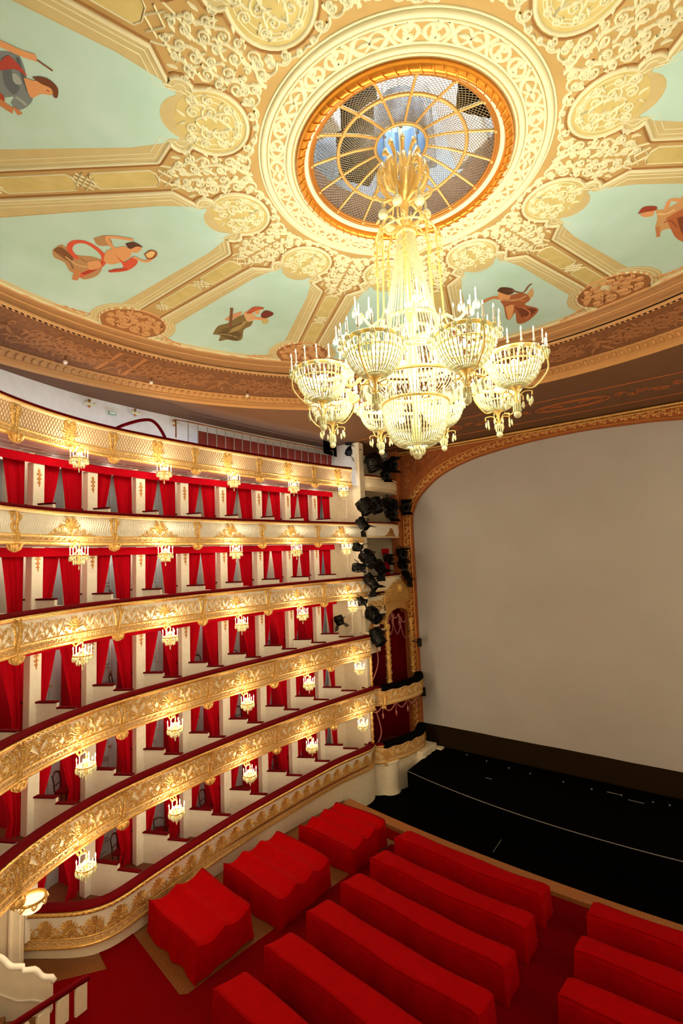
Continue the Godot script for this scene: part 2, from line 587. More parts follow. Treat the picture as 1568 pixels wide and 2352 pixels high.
	for d in [[2.95, 0.34, 0.1, 2.0, 1.2], [3.0, 0.6, 0.09, 0.0, -1.2], [2.86, 0.14, 0.06, 2.0, 1.1], [3.12, 0.74, 0.1, 1.0, 1.3], [2.93, 0.8, 0.08, 3.0, -1.2]]:
		scroll(sc, Vector2(d[0], d[1]), d[2], d[3], d[4], 0.05, 0.04, fc)
	var lob := bezier(Vector2(2.84, 0.0), Vector2(2.76, 0.12), Vector2(2.86, 0.2), Vector2(2.85, 0.27), 6)
	lob.append_array(bezier(Vector2(2.87, 0.29), Vector2(2.8, 0.36), Vector2(2.84, 0.48), Vector2(2.95, 0.5), 7))
	lob.append_array(bezier(Vector2(2.93, 0.53), Vector2(2.84, 0.58), Vector2(2.83, 0.72), Vector2(2.93, 0.76), 7))
	sc.strip(lob, 0.045, 0.04, fc); sc.strip(mirror(lob), 0.045, 0.04, fc)
	var sc_mesh := sc.mesh()
	# arabesque spandrel on the rib axis
	var sp2 := MB.new()
	for d in [[3.08, 0.16, 0.13, 2.6, 1.3], [3.3, 0.3, 0.15, -0.6, -1.4], [3.28, 0.07, 0.06, 0.0, 1.2], [3.52, 0.13, 0.12, 1.6, 1.3], [3.55, 0.36, 0.1, 3.3, -1.2], [3.78, 0.32, 0.13, 0.3, 1.3], [3.78, 0.1, 0.09, 2.2, -1.2], [4.02, 0.17, 0.12, -1.0, -1.3], [4.04, 0.4, 0.11, 2.0, 1.3], [4.02, 0.58, 0.08, 0.6, -1.2], [4.27, 0.12, 0.1, 1.1, 1.2], [4.28, 0.3, 0.08, -2.1, -1.2], [4.46, 0.12, 0.08, 0.1, 1.1], [3.1, 0.4, 0.08, 1.0, 1.2]]:
		scroll(sp2, Vector2(d[0], d[1]), d[2], d[3], d[4], 0.05, 0.034, fc)
	for d in [[2.95, 0.0, 0.4, 0.2], [3.2, 0.18, 0.9, 0.2], [3.42, 0.02, 0.9, 0.22], [3.42, 0.24, 0.2, 0.2], [3.66, 0.2, -0.6, 0.18], [3.66, 0.46, 1.0, 0.15], [3.9, 0.02, 0.7, 0.2], [3.92, 0.26, 0.6, 0.2], [3.92, 0.5, -0.5, 0.16], [4.14, 0.04, 0.5, 0.17], [4.15, 0.26, 0.9, 0.16], [4.18, 0.46, 0.2, 0.16], [4.36, 0.02, 0.6, 0.16]]:
		sp2.leaf(Vector2(d[0], d[1]), d[2], d[3], 0.075, 0.036, fc)
		sp2.leaf(Vector2(d[0], -d[1]), -d[2], d[3], 0.075, 0.036, fc)
	for d in [[2.92, 0.02, 3.3, 0.14], [3.3, 0.16, 3.6, 0.25], [3.45, 0.3, 3.8, 0.2], [3.6, 0.05, 3.9, 0.22], [3.8, 0.44, 4.15, 0.28], [4.05, 0.08, 4.45, 0.2], [4.1, 0.35, 4.4, 0.24], [3.75, 0.2, 4.05, 0.06]]:
		var b2 := bezier(Vector2(d[0], d[1]), Vector2(d[0] + 0.12, d[1] - 0.1), Vector2(d[2] - 0.1, d[3] + 0.12), Vector2(d[2], d[3]), 7)
		sp2.strip(b2, 0.05, 0.04, fc); sp2.strip(mirror(b2), 0.05, 0.04, fc)
	# interlaced bands that lead into the rib
	for d in [[4.5, 0.0, 4.7, 0.2], [4.55, 0.2, 4.78, 0.0], [4.42, 0.24, 4.62, 0.3]]:
		var ln := PackedVector2Array([Vector2(d[0], d[1]), Vector2(d[2], d[3])])
		sp2.strip(ln, 0.03, 0.03, fc); sp2.strip(mirror(ln), 0.03, 0.03, fc)
	var sp_mesh := sp2.mesh()
	# rib bands: strips and lattice knots
	var kn := MB.new()
	for c in [[6.22, 0.2, 0.1], [8.05, 0.18, 0.09]]:
		for o in [-1.0, 0.0, 1.0]:
			for q in [-1.0, 1.0]:
				var al: Vector2 = Vector2(1, q).normalized() * c[1]
				var ct: Vector2 = Vector2(c[0], 0) + Vector2(1, -q).normalized() * c[2] * o
				kn.strip(PackedVector2Array([ct - al, ct + al]), 0.032, 0.03 + 0.004 * q, fc)
	var kn_mesh := kn.mesh()
	var rb := MB.new()
	for d in [[4.78, 6.06], [6.4, 7.92]]:
		rb.strip(PackedVector2Array([Vector2(d[0], -0.1), Vector2(d[0] + 0.08, -0.2), Vector2(d[1] - 0.06, -0.2), Vector2(d[1], -0.12), Vector2(d[1], 0.12), Vector2(d[1] - 0.06, 0.2), Vector2(d[0] + 0.08, 0.2), Vector2(d[0], 0.1)]), 0.026, 0.026, fc, true)
	var rb_mesh := rb.mesh()
	var rp := MB.new()
	for d in [[4.8, 6.04], [6.42, 7.9]]:
		rp.poly(PackedVector2Array([Vector2(d[0], -0.1), Vector2(d[0] + 0.08, -0.19), Vector2(d[1] - 0.06, -0.19), Vector2(d[1], -0.12), Vector2(d[1], 0.12), Vector2(d[1] - 0.06, 0.19), Vector2(d[0] + 0.08, 0.19), Vector2(d[0], 0.1)]), fc, 0.008)
	var rp_mesh := rp.mesh()
	# outer medallion at the end of a rib: scrolls round a boss
	var om := MB.new()
	for d in [[0.3, 0.2, 0.2, 1.0, -1.4], [0.32, 0.58, 0.16, -1.0, 1.3], [-0.05, 0.4, 0.2, 2.0, 1.4], [-0.1, 0.12, 0.12, 0.2, -1.2], [-0.35, 0.22, 0.15, -0.6, 1.3], [-0.3, 0.6, 0.15, 2.6, -1.2], [-0.58, 0.2, 0.12, 1.2, 1.2], [0.0, 0.74, 0.1, 0.6, 1.2], [-0.55, 0.48, 0.1, 3.0, 1.1]]:
		scroll(om, Vector2(d[0], d[1]), d[2], d[3], d[4], 0.075, 0.07, fc)
	for d in [[-0.75, 0.0, 0.5, 0.25], [-0.3, 0.05, 0.7, 0.24], [0.1, 0.05, 0.8, 0.25], [0.12, 0.36, 0.5, 0.2], [-0.15, 0.55, 0.9, 0.2], [-0.45, 0.36, 1.5, 0.2], [0.4, 0.4, 0.3, 0.16]]:
		om.leaf(Vector2(d[0], d[1]), d[2], d[3], 0.11, 0.07, fc)
		om.leaf(Vector2(d[0], -d[1]), -d[2], d[3], 0.11, 0.07, fc)
	var om_mesh := om.mesh()
	var omr := MB.new()
	var oa := PackedVector2Array()
	for i in 23: oa.append(Vector2(0.05, 0) + Vector2.from_angle(PI * 0.36 + PI * 1.28 * i / 22.0) * 0.98)
	omr.strip(oa, 0.07, 0.05, fc)
	var omr_mesh := omr.mesh()
	var omg := MB.new()
	omg.poly(circle2(Vector2(0.05, 0), 0.96, 30), fc, 0.006)
	var omg_mesh := omg.mesh()
	var tri_m := MB.new()   # three-cornered filigree beside an outer medallion
	scroll(tri_m, Vector2(0.02, 0.12), 0.09, 0.5, 1.2, 0.035, 0.035, fc, false)
	scroll(tri_m, Vector2(0.05, 0.36), 0.08, 2.5, -1.2, 0.035, 0.035, fc, false)
	scroll(tri_m, Vector2(0.08, 0.58), 0.06, 1.0, 1.2, 0.035, 0.035, fc, false)
	tri_m.leaf(Vector2(0.0, 0.2), 1.3, 0.2, 0.06, 0.035, fc)
	tri_m.strip(PackedVector2Array([Vector2(-0.14, -0.02), Vector2(0.2, 0.0), Vector2(0.2, 0.85), Vector2(0.0, 0.3)]), 0.035, 0.035, fc, true)
	var tri_mesh := tri_m.mesh()
	var O_big := PackedVector2Array()
	var O_in := PackedVector2Array()
	for i in 90:
		O_big.append(ring_at(1.3, 10.35, TAU * i / 90.0))
		O_in.append(ring_at(1.3, 10.12, TAU * i / 90.0))
	for k in 10:
		var pa := deg_to_rad(18.0 + 36.0 * k)
		var ra := deg_to_rad(36.0 * k)
		turned(fr_mesh, "rinceau", M.stucco, ce, pa)
		turned(me_mesh, "medallion_ground", M.rib_yellow, ce, pa)
		turned(mf_mesh, "medallion_filigree", M.stucco, ce, pa)
		turned(sc_mesh, "scalloped_scrolls", M.stucco, ce, pa)
		turned(sp_mesh, "arabesque_spandrel", M.stucco, ce, ra)
		turned(rp_mesh, "rib_panel", M.rib_yellow, ce, ra)
		turned(rb_mesh, "rib_fillet", M.stucco, ce, ra)
		turned(kn_mesh, "lattice_knot", M.stucco, ce, ra)
		var ro := radius_to(1.3, 10.35, ra) - 0.72
		for d in [[omg_mesh, "outer_medallion_ground", M.medal_ground], [om_mesh, "outer_medallion_scrolls", M.medal_relief], [omr_mesh, "outer_medallion_rim", M.medal_relief]]:
			var o := turned(d[0], d[1], d[2], ce, ra)
			o.position = Vector3(cos(ra) * ro, 0, sin(ra) * ro)
		for sgn in [-1.0, 1.0]:
			var aa: float = ra + sgn * 0.118
			var rr := radius_to(1.3, 10.35, aa) - 0.28
			var o2 := turned(tri_mesh, "corner_filigree", M.medal_relief, ce, aa)
			o2.position = Vector3(cos(aa) * rr, 0, sin(aa) * rr)
			if sgn < 0: o2.scale = Vector3(1, 1, -1)
		# the panel between this rib (ra) and the next
		var er := Vector2.from_angle(pa)
		var et := Vector2(-er.y, er.x)
		var l0 := Vector2.from_angle(ra); var l1 := Vector2.from_angle(ra + PI / 5)
		var n0 := Vector2(-l0.y, l0.x); var n1 := Vector2(l1.y, -l1.x)
		var frame := PackedVector2Array([l0 * 4.62 + n0 * 0.38, l0 * 13.0 + n0 * 0.38, er * 15.0, l1 * 13.0 + n1 * 0.38, l1 * 4.62 + n1 * 0.38, er * 4.15 + et * 0.3, er * 4.15 - et * 0.3])
		var wedge := PackedVector2Array([l0 * 5.0 + n0 * 0.72, l0 * 13.0 + n0 * 1.02, er * 15.0, l1 * 13.0 + n1 * 1.02, l1 * 5.0 + n1 * 0.72, er * 4.42 + et * 0.62, er * 4.12 + et * 0.5, er * 4.16 - et * 0.5, er * 4.42 - et * 0.62])
		frame = biggest(Geometry2D.intersect_polygons(frame, O_big))
		frame = biggest(Geometry2D.clip_polygons(frame, circle2(l0 * (ro + 0.05), 0.98, 28)))
		var ro1 := radius_to(1.3, 10.35, ra + PI / 5) - 0.72
		frame = biggest(Geometry2D.clip_polygons(frame, circle2(l1 * (ro1 + 0.05), 0.98, 28)))
		frame = biggest(Geometry2D.merge_polygons(frame, circle2(er * 3.6, 0.62, 32)))
		frame = biggest(Geometry2D.merge_polygons(frame, circle2(er * 4.1 + et * 0.5, 0.2, 14)))
		frame = biggest(Geometry2D.merge_polygons(frame, circle2(er * 4.1 - et * 0.5, 0.2, 14)))
		wedge = biggest(Geometry2D.intersect_polygons(wedge, O_in))
		for d in [[l0 * (ro + 0.05), 1.24], [l1 * (ro1 + 0.05), 1.24], [er * 4.0, 0.42], [er * 4.2 + et * 0.62, 0.16], [er * 4.2 - et * 0.62, 0.16], [er * 4.75 + et * 0.9, 0.1], [er * 4.75 - et * 0.9, 0.1]]:
			wedge = biggest(Geometry2D.clip_polygons(wedge, circle2(d[0], d[1], 30)))
		var bd := MB.new(); bd.poly(frame, fc, 0.004)
		obj("panel_border", bd, M.border, ce)
		var fm := MB.new()
		fm.strip(refine(frame, 0.5), 0.075, 0.05, fc, true)
		for off in [-0.1, -0.2]:
			var ins := biggest(Geometry2D.offset_polygon(frame, off, Geometry2D.JOIN_ROUND))
			fm.strip(refine(ins, 0.5), 0.028, 0.018, fc, true)
		obj("panel_frame", fm, M.stucco, ce)
		var out2 := biggest(Geometry2D.offset_polygon(frame, 0.07, Geometry2D.JOIN_ROUND))
		var fm2 := MB.new(); fm2.strip(refine(out2, 0.5), 0.04, 0.03, fc, true)
		obj("panel_frame_fillet", fm2, M.fillet_brown, ce)
		var sk := MB.new(); sk.poly(wedge, fc, 0.010)
		var sky := obj("sky_panel", sk, M.sky, ce)
		var ed := MB.new(); ed.strip(refine(wedge, 0.4), 0.03, 0.016, fc, true)
		obj("panel_edge", ed, M.border, sky)
		figures(k, sky)
	build_cornice(ce)

func biggest(ps: Array) -> PackedVector2Array:
	var best := PackedVector2Array()
	var ba := -1.0
	for p in ps:
		var a := 0.0
		for i in p.size(): a += p[i].cross(p[(i + 1) % p.size()])
		if absf(a) > ba: ba = absf(a); best = p
	return best

func refine(p: PackedVector2Array, step: float) -> PackedVector2Array:
	var q := PackedVector2Array()
	for i in p.size():
		var a := p[i]; var b := p[(i + 1) % p.size()]
		var k := maxi(1, int(a.distance_to(b) / step))
		for j in k: q.append(a.lerp(b, float(j) / k))
	return q

func refine_open(p: PackedVector2Array, step: float) -> PackedVector2Array:
	var q := PackedVector2Array()
	for i in p.size() - 1:
		var k := maxi(1, int(p[i].distance_to(p[i + 1]) / step))
		for j in k: q.append(p[i].lerp(p[i + 1], float(j) / k))
	q.append(p[p.size() - 1])
	return q

func build_grille(ce: Node) -> void:
	# shallow dome of wire mesh on sixteen bars
	var prof := PackedVector2Array([Vector2(1.76, YC + 0.08), Vector2(1.5, YC + 0.17), Vector2(1.24, YC + 0.26), Vector2(0.9, YC + 0.36), Vector2(0.5, YC + 0.43)])
	var on := func(t: float, a: float) -> Vector3:
		var x := t * 4.0
		var i := mini(int(x), 3)
		var p := prof[i].lerp(prof[i + 1], x - i)
		return Vector3(cos(a) * p.x, p.y, sin(a) * p.x)
	for d in [[0, 0.04, M.gold_dark, "grille_rim"], [2, 0.036, M.grille_bar, "grille_ring"], [4, 0.034, M.grille_bar, "grille_collar"]]:
		var mb := MB.new()
		var p := PackedVector3Array()
		for i in 64: p.append(on.call(d[0] / 4.0, TAU * i / 64.0))
		mb.tube(p, d[1], 6, true)
		if d[0] == 0:
			var q := PackedVector3Array()
			for i in 64: q.append((on.call(0.0, TAU * i / 64.0) as Vector3) * Vector3(1.02, 1, 1.02) + Vector3(0, -0.03, 0))
			mb.tube(q, 0.035, 5, true)
		obj(d[3], mb, d[2], ce)
	for k in 16:
		var a := TAU * (k + 0.35) / 16.0
		var mb := MB.new()
		var p := PackedVector3Array()
		for i in 9: p.append(on.call(i / 8.0, a))
		mb.tube(p, 0.028, 5)
		for i in [0, 4]:
			mb.ball(p[i] - Vector3(0, 0.02, 0), 0.04, 6, 4)
		obj("grille_bar", mb, M.grille_bar, ce)
	var wm := MB.new()
	for s in [-1.0, 1.0]:
		for k in 116:
			var a := TAU * k / 116.0
			var p := PackedVector3Array()
			for i in 13:
				var t := i / 12.0
				p.append((on.call(t, a + s * 0.62 * t * (1.0 + 0.8 * t)) as Vector3) + Vector3(0, 0.015, 0))
			wm.tube(p, 0.0062, 3, false, false)
	tag(obj("wire_mesh", wm, M.mesh_wire, ce), "", "", "", "stuff")

func build_cornice(ce: Node) -> void:
	var ya := EYE + 7.12; var yb := EYE + 6.45
	var ca := 0.93; var ra_ := 10.68; var cb := 1.5; var rb_ := 12.6
	# steps from the ceiling field down to the rope moulding
	var st := MB.new()
	var pr := [[1.3, 10.4, YC], [1.3, 10.42, YC - 0.06], [1.26, 10.5, YC - 0.08], [1.24, 10.53, YC - 0.13], [1.16, 10.58, YC - 0.16], [1.12, 10.6, YC - 0.22], [1.0, 10.64, YC - 0.25], [0.98, 10.66, ya + 0.06]]
	for i in pr.size() - 1:
		st.grid([ring_row(pr[i][0], pr[i][1], pr[i][2]), ring_row(pr[i + 1][0], pr[i + 1][1], pr[i + 1][2])], true)
	obj("cornice_steps", st, M.cornice, ce)
	var lines := MB.new()
	for d in [[1.3, 10.38, YC - 0.02, 0.05], [1.2, 10.56, YC - 0.15, 0.03]]:
		lines.tube(ring_row(d[0], d[1], d[2]), d[3], 6, true)
	obj("cornice_fillet", lines, M.cornice_line, ce)
	var rope := MB.new()
	rope.tube(ring_row(ca, ra_, ya), 0.055, 6, true)
	obj("cornice_bead", rope, M.cornice_line, ce)
	var beads := MB.new()
	for i in 420:
		var a := TAU * i / 420.0
		var p := ring_at(ca, ra_ + 0.03, a)
		var p2 := ring_at(ca, ra_ + 0.07, a + 0.007)
		beads.tube(PackedVector3Array([Vector3(p.x, ya - 0.01, p.y), Vector3((p.x + p2.x) / 2, ya - 0.06, (p.y + p2.y) / 2), Vector3(p2.x, ya - 0.07, p2.y)]), [0.02, 0.036, 0.02], 5)
	tag(obj("rope_moulding", beads, M.cornice_line, ce), "", "", "", "stuff")
	# frieze, a cove from the rope to the egg moulding
	var fz := MB.new()
	var rows := []
	for i in 5:
		var t := i / 4.0
		rows.append(ring_row(lerpf(ca, cb, t), lerpf(ra_ + 0.08, rb_ - 0.3, t), lerpf(ya - 0.05, yb + 0.2, t) - sin(t * PI) * 0.02))
	fz.grid(rows, true)
	obj("frieze_band", fz, M.frieze, ce)
	var ff := func(u: float, v: float, h: float) -> Vector3:
		# u: angle, v: 0 at the rope .. 1 at the egg moulding
		var r := lerpf(ra_ + 0.08, rb_ - 0.3, v)
		var c := lerpf(ca, cb, v)
		return Vector3(cos(u) * (r - h * 0.35), lerpf(ya - 0.05, yb + 0.2, v) - sin(v * PI) * 0.02 - h * 0.94, c + sin(u) * (r - h * 0.35))
	var W := 1.0 / 11.4      # radians per metre
	for k in 20:
		var a := TAU * (k + 0.5) / 20.0
		var s := MB.new()
		if k % 2 == 0:
			# framed panel with a seated child in low relief
			s.strip(PackedVector2Array([Vector2(a - 0.42 * W, 0.12), Vector2(a + 0.42 * W, 0.12), Vector2(a + 0.42 * W, 0.88), Vector2(a - 0.42 * W, 0.88)]), 0.02, 0.03, ff, true)
			obj("frieze_frame", s, M.stucco_brown, ce)
		var g := MB.new()
		g.strip(circle2(Vector2(a, 0.27), 0.045, 7), 0.05, 0.06, sq(ff, a, 0.27, W), true)
		var f2 := sq(ff, a, 0.5, W)
		g.leaf(Vector2(a, 0.34), PI / 2, 0.34, 0.22, 0.07, f2)
		g.leaf(Vector2(a + 0.02, 0.4), 0.5, 0.3, 0.08, 0.05, f2)
		g.leaf(Vector2(a - 0.02, 0.4), 2.7, 0.26, 0.08, 0.05, f2)
		g.leaf(Vector2(a + 0.05, 0.62), 1.0, 0.32, 0.1, 0.06, f2)
		g.leaf(Vector2(a - 0.05, 0.62), 2.0, 0.3, 0.1, 0.06, f2)
		obj("frieze_figure", g, M.frieze_relief, ce)
		var q := MB.new()
		for s2 in [-1.0, 1.0]:
			for j in 9:
				var cu: float = a + s2 * (0.052 + j * 0.0125)
				var fx := sq(ff, cu, 0.5, W)
				var flip := 1.0 if j % 2 == 0 else -1.0
				q.strip(spiral(Vector2(cu, 0.5 + flip * 0.16), 0.13, s2 * flip + j, s2 * flip * 1.3, 9, 0.15), 0.05, 0.035, fx)
				for l in 4: q.leaf(Vector2(cu + 0.05 * (l - 1.5), 0.5 - flip * 0.1 * (l - 1)), l * 1.7 + j * 0.8 + k, 0.17, 0.09, 0.045, fx)
		obj("frieze_garland", q, M.frieze_relief, ce)
	# egg moulding and fascia
	var em := MB.new()
	em.grid([ring_row(cb, rb_ - 0.3, yb + 0.2), ring_row(cb, rb_ - 0.27, yb + 0.16), ring_row(cb, rb_ - 0.14, yb + 0.1), ring_row(cb, rb_ - 0.02, yb + 0.02)], true)
	em.tube(ring_row(cb, rb_ - 0.01, yb), 0.03, 5, true)
	em.tube(ring_row(cb, rb_ - 0.29, yb + 0.18), 0.03, 5, true)
	obj("egg_moulding", em, M.stucco_tan, ce)
	var eggs := MB.new()
	for i in 330:
		var a := TAU * i / 330.0
		var p := ring_at(cb, rb_ - 0.24, a); var p2 := ring_at(cb, rb_ - 0.06, a)
		var q0 := Vector3(p.x, yb + 0.14, p.y); var q1 := Vector3(p2.x, yb + 0.04, p2.y)
		var dn := Vector3(-cos(a) * 0.5, -0.86, -sin(a) * 0.5) * 0.03
		eggs.tube(PackedVector3Array([q0 + dn, q0.lerp(q1, 0.4) + dn, q1 + dn]), [0.03, 0.062, 0.02], 6)
	tag(obj("egg_and_dart", eggs, M.stucco_tan, ce), "", "", "", "stuff")
	var fa := MB.new()
	fa.grid([ring_row(cb, rb_, yb - 0.01), ring_row(cb, rb_ + 0.02, yb - 0.12)], true)
	fa.grid([ring_row(cb, rb_ + 0.02, yb - 0.12), ring_row(cb, rb_ + 0.1, yb - 0.2)], true)
	obj("cornice_fascia", fa, M.stucco_tan, ce)
	# flat soffit out to the gallery walls and the portal
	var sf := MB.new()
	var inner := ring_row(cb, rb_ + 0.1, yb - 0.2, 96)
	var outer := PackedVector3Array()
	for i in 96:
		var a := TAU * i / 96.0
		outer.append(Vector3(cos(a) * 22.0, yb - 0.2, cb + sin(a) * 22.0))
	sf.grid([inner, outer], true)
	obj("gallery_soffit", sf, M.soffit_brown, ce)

func sq(f: Callable, u0: float, v0: float, W: float) -> Callable:
	# a local square frame on the frieze, so that round shapes stay round
	return func(u: float, v: float, h: float) -> Vector3: return f.call(u0 + (u - u0) * W * 1.6, v0 + (v - v0), h)

# ---------------------------------------------------------------- painted figures (generic robed dancers)
func paint_patch(mb: MB, col: Color, pts: Array, lay: int, ox: float, oy: float, sc: float, width := 0.0, closed := false) -> void:
	mb.col = col.srgb_to_linear()
	var p := PackedVector2Array()
	for i in range(0, pts.size(), 2):
		var w := on_y(ox + pts[i] / sc, oy + pts[i + 1] / sc, YC)
		p.append(Vector2(w.x, w.z))
	var h := 0.0125 + 0.0007 * lay
	if width > 0.0:
		var sm := smooth_path(p, 4)
		var left := PackedVector2Array(); var right := PackedVector2Array()
		for i in sm.size():
			var t := (sm[mini(i + 1, sm.size() - 1)] - sm[maxi(i - 1, 0)]).normalized()
			left.append(sm[i] + Vector2(-t.y, t.x) * width * 0.5)
			right.append(sm[i] - Vector2(-t.y, t.x) * width * 0.5)
		for i in sm.size() - 1:
			mb.poly(PackedVector2Array([left[i], left[i + 1], right[i + 1], right[i]]), fc, h)
	else:
		p.append(p[0])
		var q := smooth_path(p, 3)
		q.remove_at(q.size() - 1)
		mb.poly(q, fc, h)

func figures(k: int, parent: Node) -> void:
	var skin := C(214, 160, 112); var skin2 := C(190, 130, 88)
	var red := C(206, 88, 62); var beige := C(176, 140, 100); var brown := C(122, 82, 50); var hair := C(84, 50, 34)
	var L := []
	var o := [0.0, 0.0, 1.0]
	if k == 4:
		o = [0.0, 0.0, 1.0]
		L = [[beige, [214, 546, 244, 539, 258, 560, 226, 563], 0.0], [beige, [120, 574, 142, 560, 172, 583, 212, 588, 236, 600, 226, 630, 192, 641, 178, 628, 160, 622, 148, 602, 124, 590], 0.0], [brown, [122, 573, 140, 566, 168, 590, 160, 600, 140, 588], 0.0],
			[red, [178, 594, 160, 572, 168, 556, 195, 555, 222, 570, 238, 588, 234, 606, 205, 622, 180, 634], 0.12], [C(172, 60, 44), [190, 628, 215, 618, 232, 600], 0.1], [C(206, 176, 136), [150, 588, 175, 606, 200, 612], 0.05], [C(134, 98, 64), [135, 580, 160, 600, 168, 616], 0.05], [C(150, 112, 76), [185, 592, 205, 604, 225, 606], 0.04], [skin2, [165, 640, 172, 618, 186, 624, 178, 642], 0.0],
			[skin, [244, 574, 286, 564, 302, 580, 290, 596, 256, 606, 238, 596], 0.0], [skin, [200, 600, 226, 596, 232, 612, 205, 618], 0.0], [red, [262, 580, 285, 600, 306, 588, 316, 602, 292, 620, 250, 624, 262, 616, 284, 612], 0.0], [C(176, 64, 46), [250, 622, 272, 618, 292, 616], 0.07],
			[skin, [264, 572, 246, 543, 306, 549], 0.1], [skin, [306, 588, 334, 599, 351, 588], 0.09], [skin, [296, 562, 312, 556, 326, 566, 316, 578, 300, 576], 0.0], [hair, [288, 558, 308, 554, 328, 566, 314, 564, 298, 570], 0.0],
			[C(150, 80, 40), [331, 582, 346, 572, 361, 578, 356, 590, 340, 594], 0.0], [C(226, 196, 140), [334, 582, 346, 575, 356, 578, 350, 588, 340, 590], 0.0]]
	elif k == 5:
		o = [380.0, 680.0, 3.92]
		var olive := C(120, 104, 62)
		L = [[C(196, 150, 120), [530, 205, 600, 160, 690, 135, 650, 190, 560, 218], 0.0], [olive, [425, 342, 470, 268, 560, 240, 640, 190, 720, 160, 782, 205, 770, 262, 705, 300, 690, 380, 640, 402, 560, 388, 480, 402, 492, 352], 0.0], [C(92, 76, 44), [470, 330, 560, 300, 680, 330, 640, 396, 560, 384], 0.0], [C(160, 142, 92), [560, 330, 640, 262, 740, 215, 660, 300], 0.0], [C(84, 70, 40), [500, 300, 580, 285, 690, 240], 0.06], [C(170, 152, 104), [480, 340, 570, 345, 650, 370], 0.05], [C(100, 84, 50), [540, 370, 620, 350, 680, 330], 0.05],
			[C(206, 170, 130), [700, 150, 745, 128, 806, 172, 790, 214, 735, 222], 0.0], [skin, [790, 190, 850, 200, 905, 190], 0.16], [skin, [798, 112, 850, 108, 842, 152, 808, 156], 0.0], [C(176, 84, 56), [722, 152, 765, 108, 805, 90, 872, 95, 884, 112, 822, 122, 768, 152], 0.0],
			[C(112, 44, 34), [862, 152, 900, 124, 962, 140, 966, 166, 902, 194, 862, 184], 0.0], [C(190, 180, 120), [862, 215, 920, 200, 925, 232, 880, 246], 0.0], [brown, [596, 100, 588, 200, 580, 270], 0.09]]
	elif k == 7:
		o = [640.0, 560.0, 2.376]
		L = [[C(196, 164, 116), [1340, 290, 1382, 238, 1388, 282, 1355, 304], 0.0], [C(160, 96, 60), [1208, 312, 1270, 276, 1342, 268, 1372, 302, 1342, 330, 1412, 350, 1402, 382, 1350, 424, 1300, 432, 1290, 372, 1262, 412, 1240, 402, 1228, 342], 0.0], [C(112, 60, 38), [1310, 350, 1400, 352, 1380, 384, 1330, 392], 0.0], [C(190, 126, 84), [1240, 310, 1290, 300, 1340, 310], 0.06], [C(120, 66, 42), [1260, 340, 1300, 350, 1330, 400], 0.06], [C(186, 120, 80), [1330, 345, 1370, 372, 1350, 410], 0.05], [skin, [1236, 342, 1282, 330, 1272, 392, 1252, 412], 0.0],
			[skin2, [1235, 300, 1172, 290, 1112, 316], 0.16], [skin, [1196, 258, 1222, 250, 1262, 270, 1254, 302, 1204, 304], 0.0], [hair, [1190, 254, 1214, 234, 1272, 240, 1284, 260, 1252, 276, 1212, 264], 0.0], [brown, [1268, 250, 1330, 264, 1362, 228, 1380, 214], 0.06], [C(190, 150, 108), [1220, 300, 1290, 305, 1350, 280], 0.09]]
	elif k == 3:
		o = [0.0, 0.0, 2.0]
		L = [[C(120, 136, 146), [-60, 230, 70, 238, 110, 300, 122, 352, 152, 440, 130, 482, 86, 502, 50, 470, 60, 440, -60, 440], 0.0], [C(92, 106, 118), [10, 300, 60, 330, 90, 400, 60, 430, 20, 380], 0.0], [C(160, 174, 180), [40, 330, 80, 340, 100, 380, 70, 380], 0.0], [C(86, 100, 112), [80, 260, 100, 330, 130, 420], 0.05], [C(150, 166, 174), [70, 440, 100, 460, 120, 480], 0.06], [C(96, 110, 120), [10, 260, 40, 300, 50, 360], 0.05], [C(170, 70, 60), [-60, 300, 0, 278, 40, 250, 102, 312, 122, 346, 62, 312, -60, 330], 0.0], [C(160, 70, 56), [-60, 400, 0, 420, 22, 452, 0, 484, -60, 480], 0.0],
			[skin, [-20, 185, 100, 240, 168, 262], 0.11], [skin2, [-20, 450, 60, 505, 86, 500], 0.13], [brown, [170, 270, 205, 295, 242, 320], 0.03], [skin, [108, 350, 150, 364, 192, 370, 240, 400, 236, 432, 190, 426, 140, 442], 0.0], [C(110, 66, 40), [148, 350, 190, 348, 232, 364, 266, 400, 264, 442, 246, 440, 236, 402, 190, 380], 0.0], [C(150, 66, 52), [214, 408, 226, 414], 0.02]]
	elif k == 8:
		o = [784.0, 0.0, 2.0]
		L = [[C(196, 158, 112), [1440, 960, 1482, 958, 1540, 930, 1600, 880, 1620, 1100, 1545, 1092, 1520, 1050, 1470, 1058, 1460, 1086, 1440, 1050, 1450, 1000], 0.0], [C(176, 104, 66), [1490, 1000, 1560, 960, 1640, 930, 1640, 1120, 1545, 1098, 1510, 1045], 0.0], [C(120, 62, 40), [1540, 1000, 1640, 980, 1640, 1090, 1570, 1080], 0.0], [C(226, 190, 144), [1450, 980, 1490, 980, 1530, 960], 0.06], [C(150, 88, 56), [1480, 1020, 1510, 1010, 1540, 1040], 0.05], [skin, [1490, 960, 1510, 915, 1560, 920], 0.09], [skin, [1368, 982, 1432, 960, 1428, 988, 1390, 994], 0.0], [C(150, 64, 44), [1360, 980, 1385, 948, 1442, 944, 1444, 962, 1400, 970], 0.0], [skin2, [1450, 1040, 1455, 1085], 0.08]]
	if L.is_empty(): return
	var mb := MB.new()
	for i in L.size(): paint_patch(mb, L[i][0], L[i][1], i, o[0], o[1], o[2], L[i][2])
	obj("painted_figure", mb, M.paint, parent)

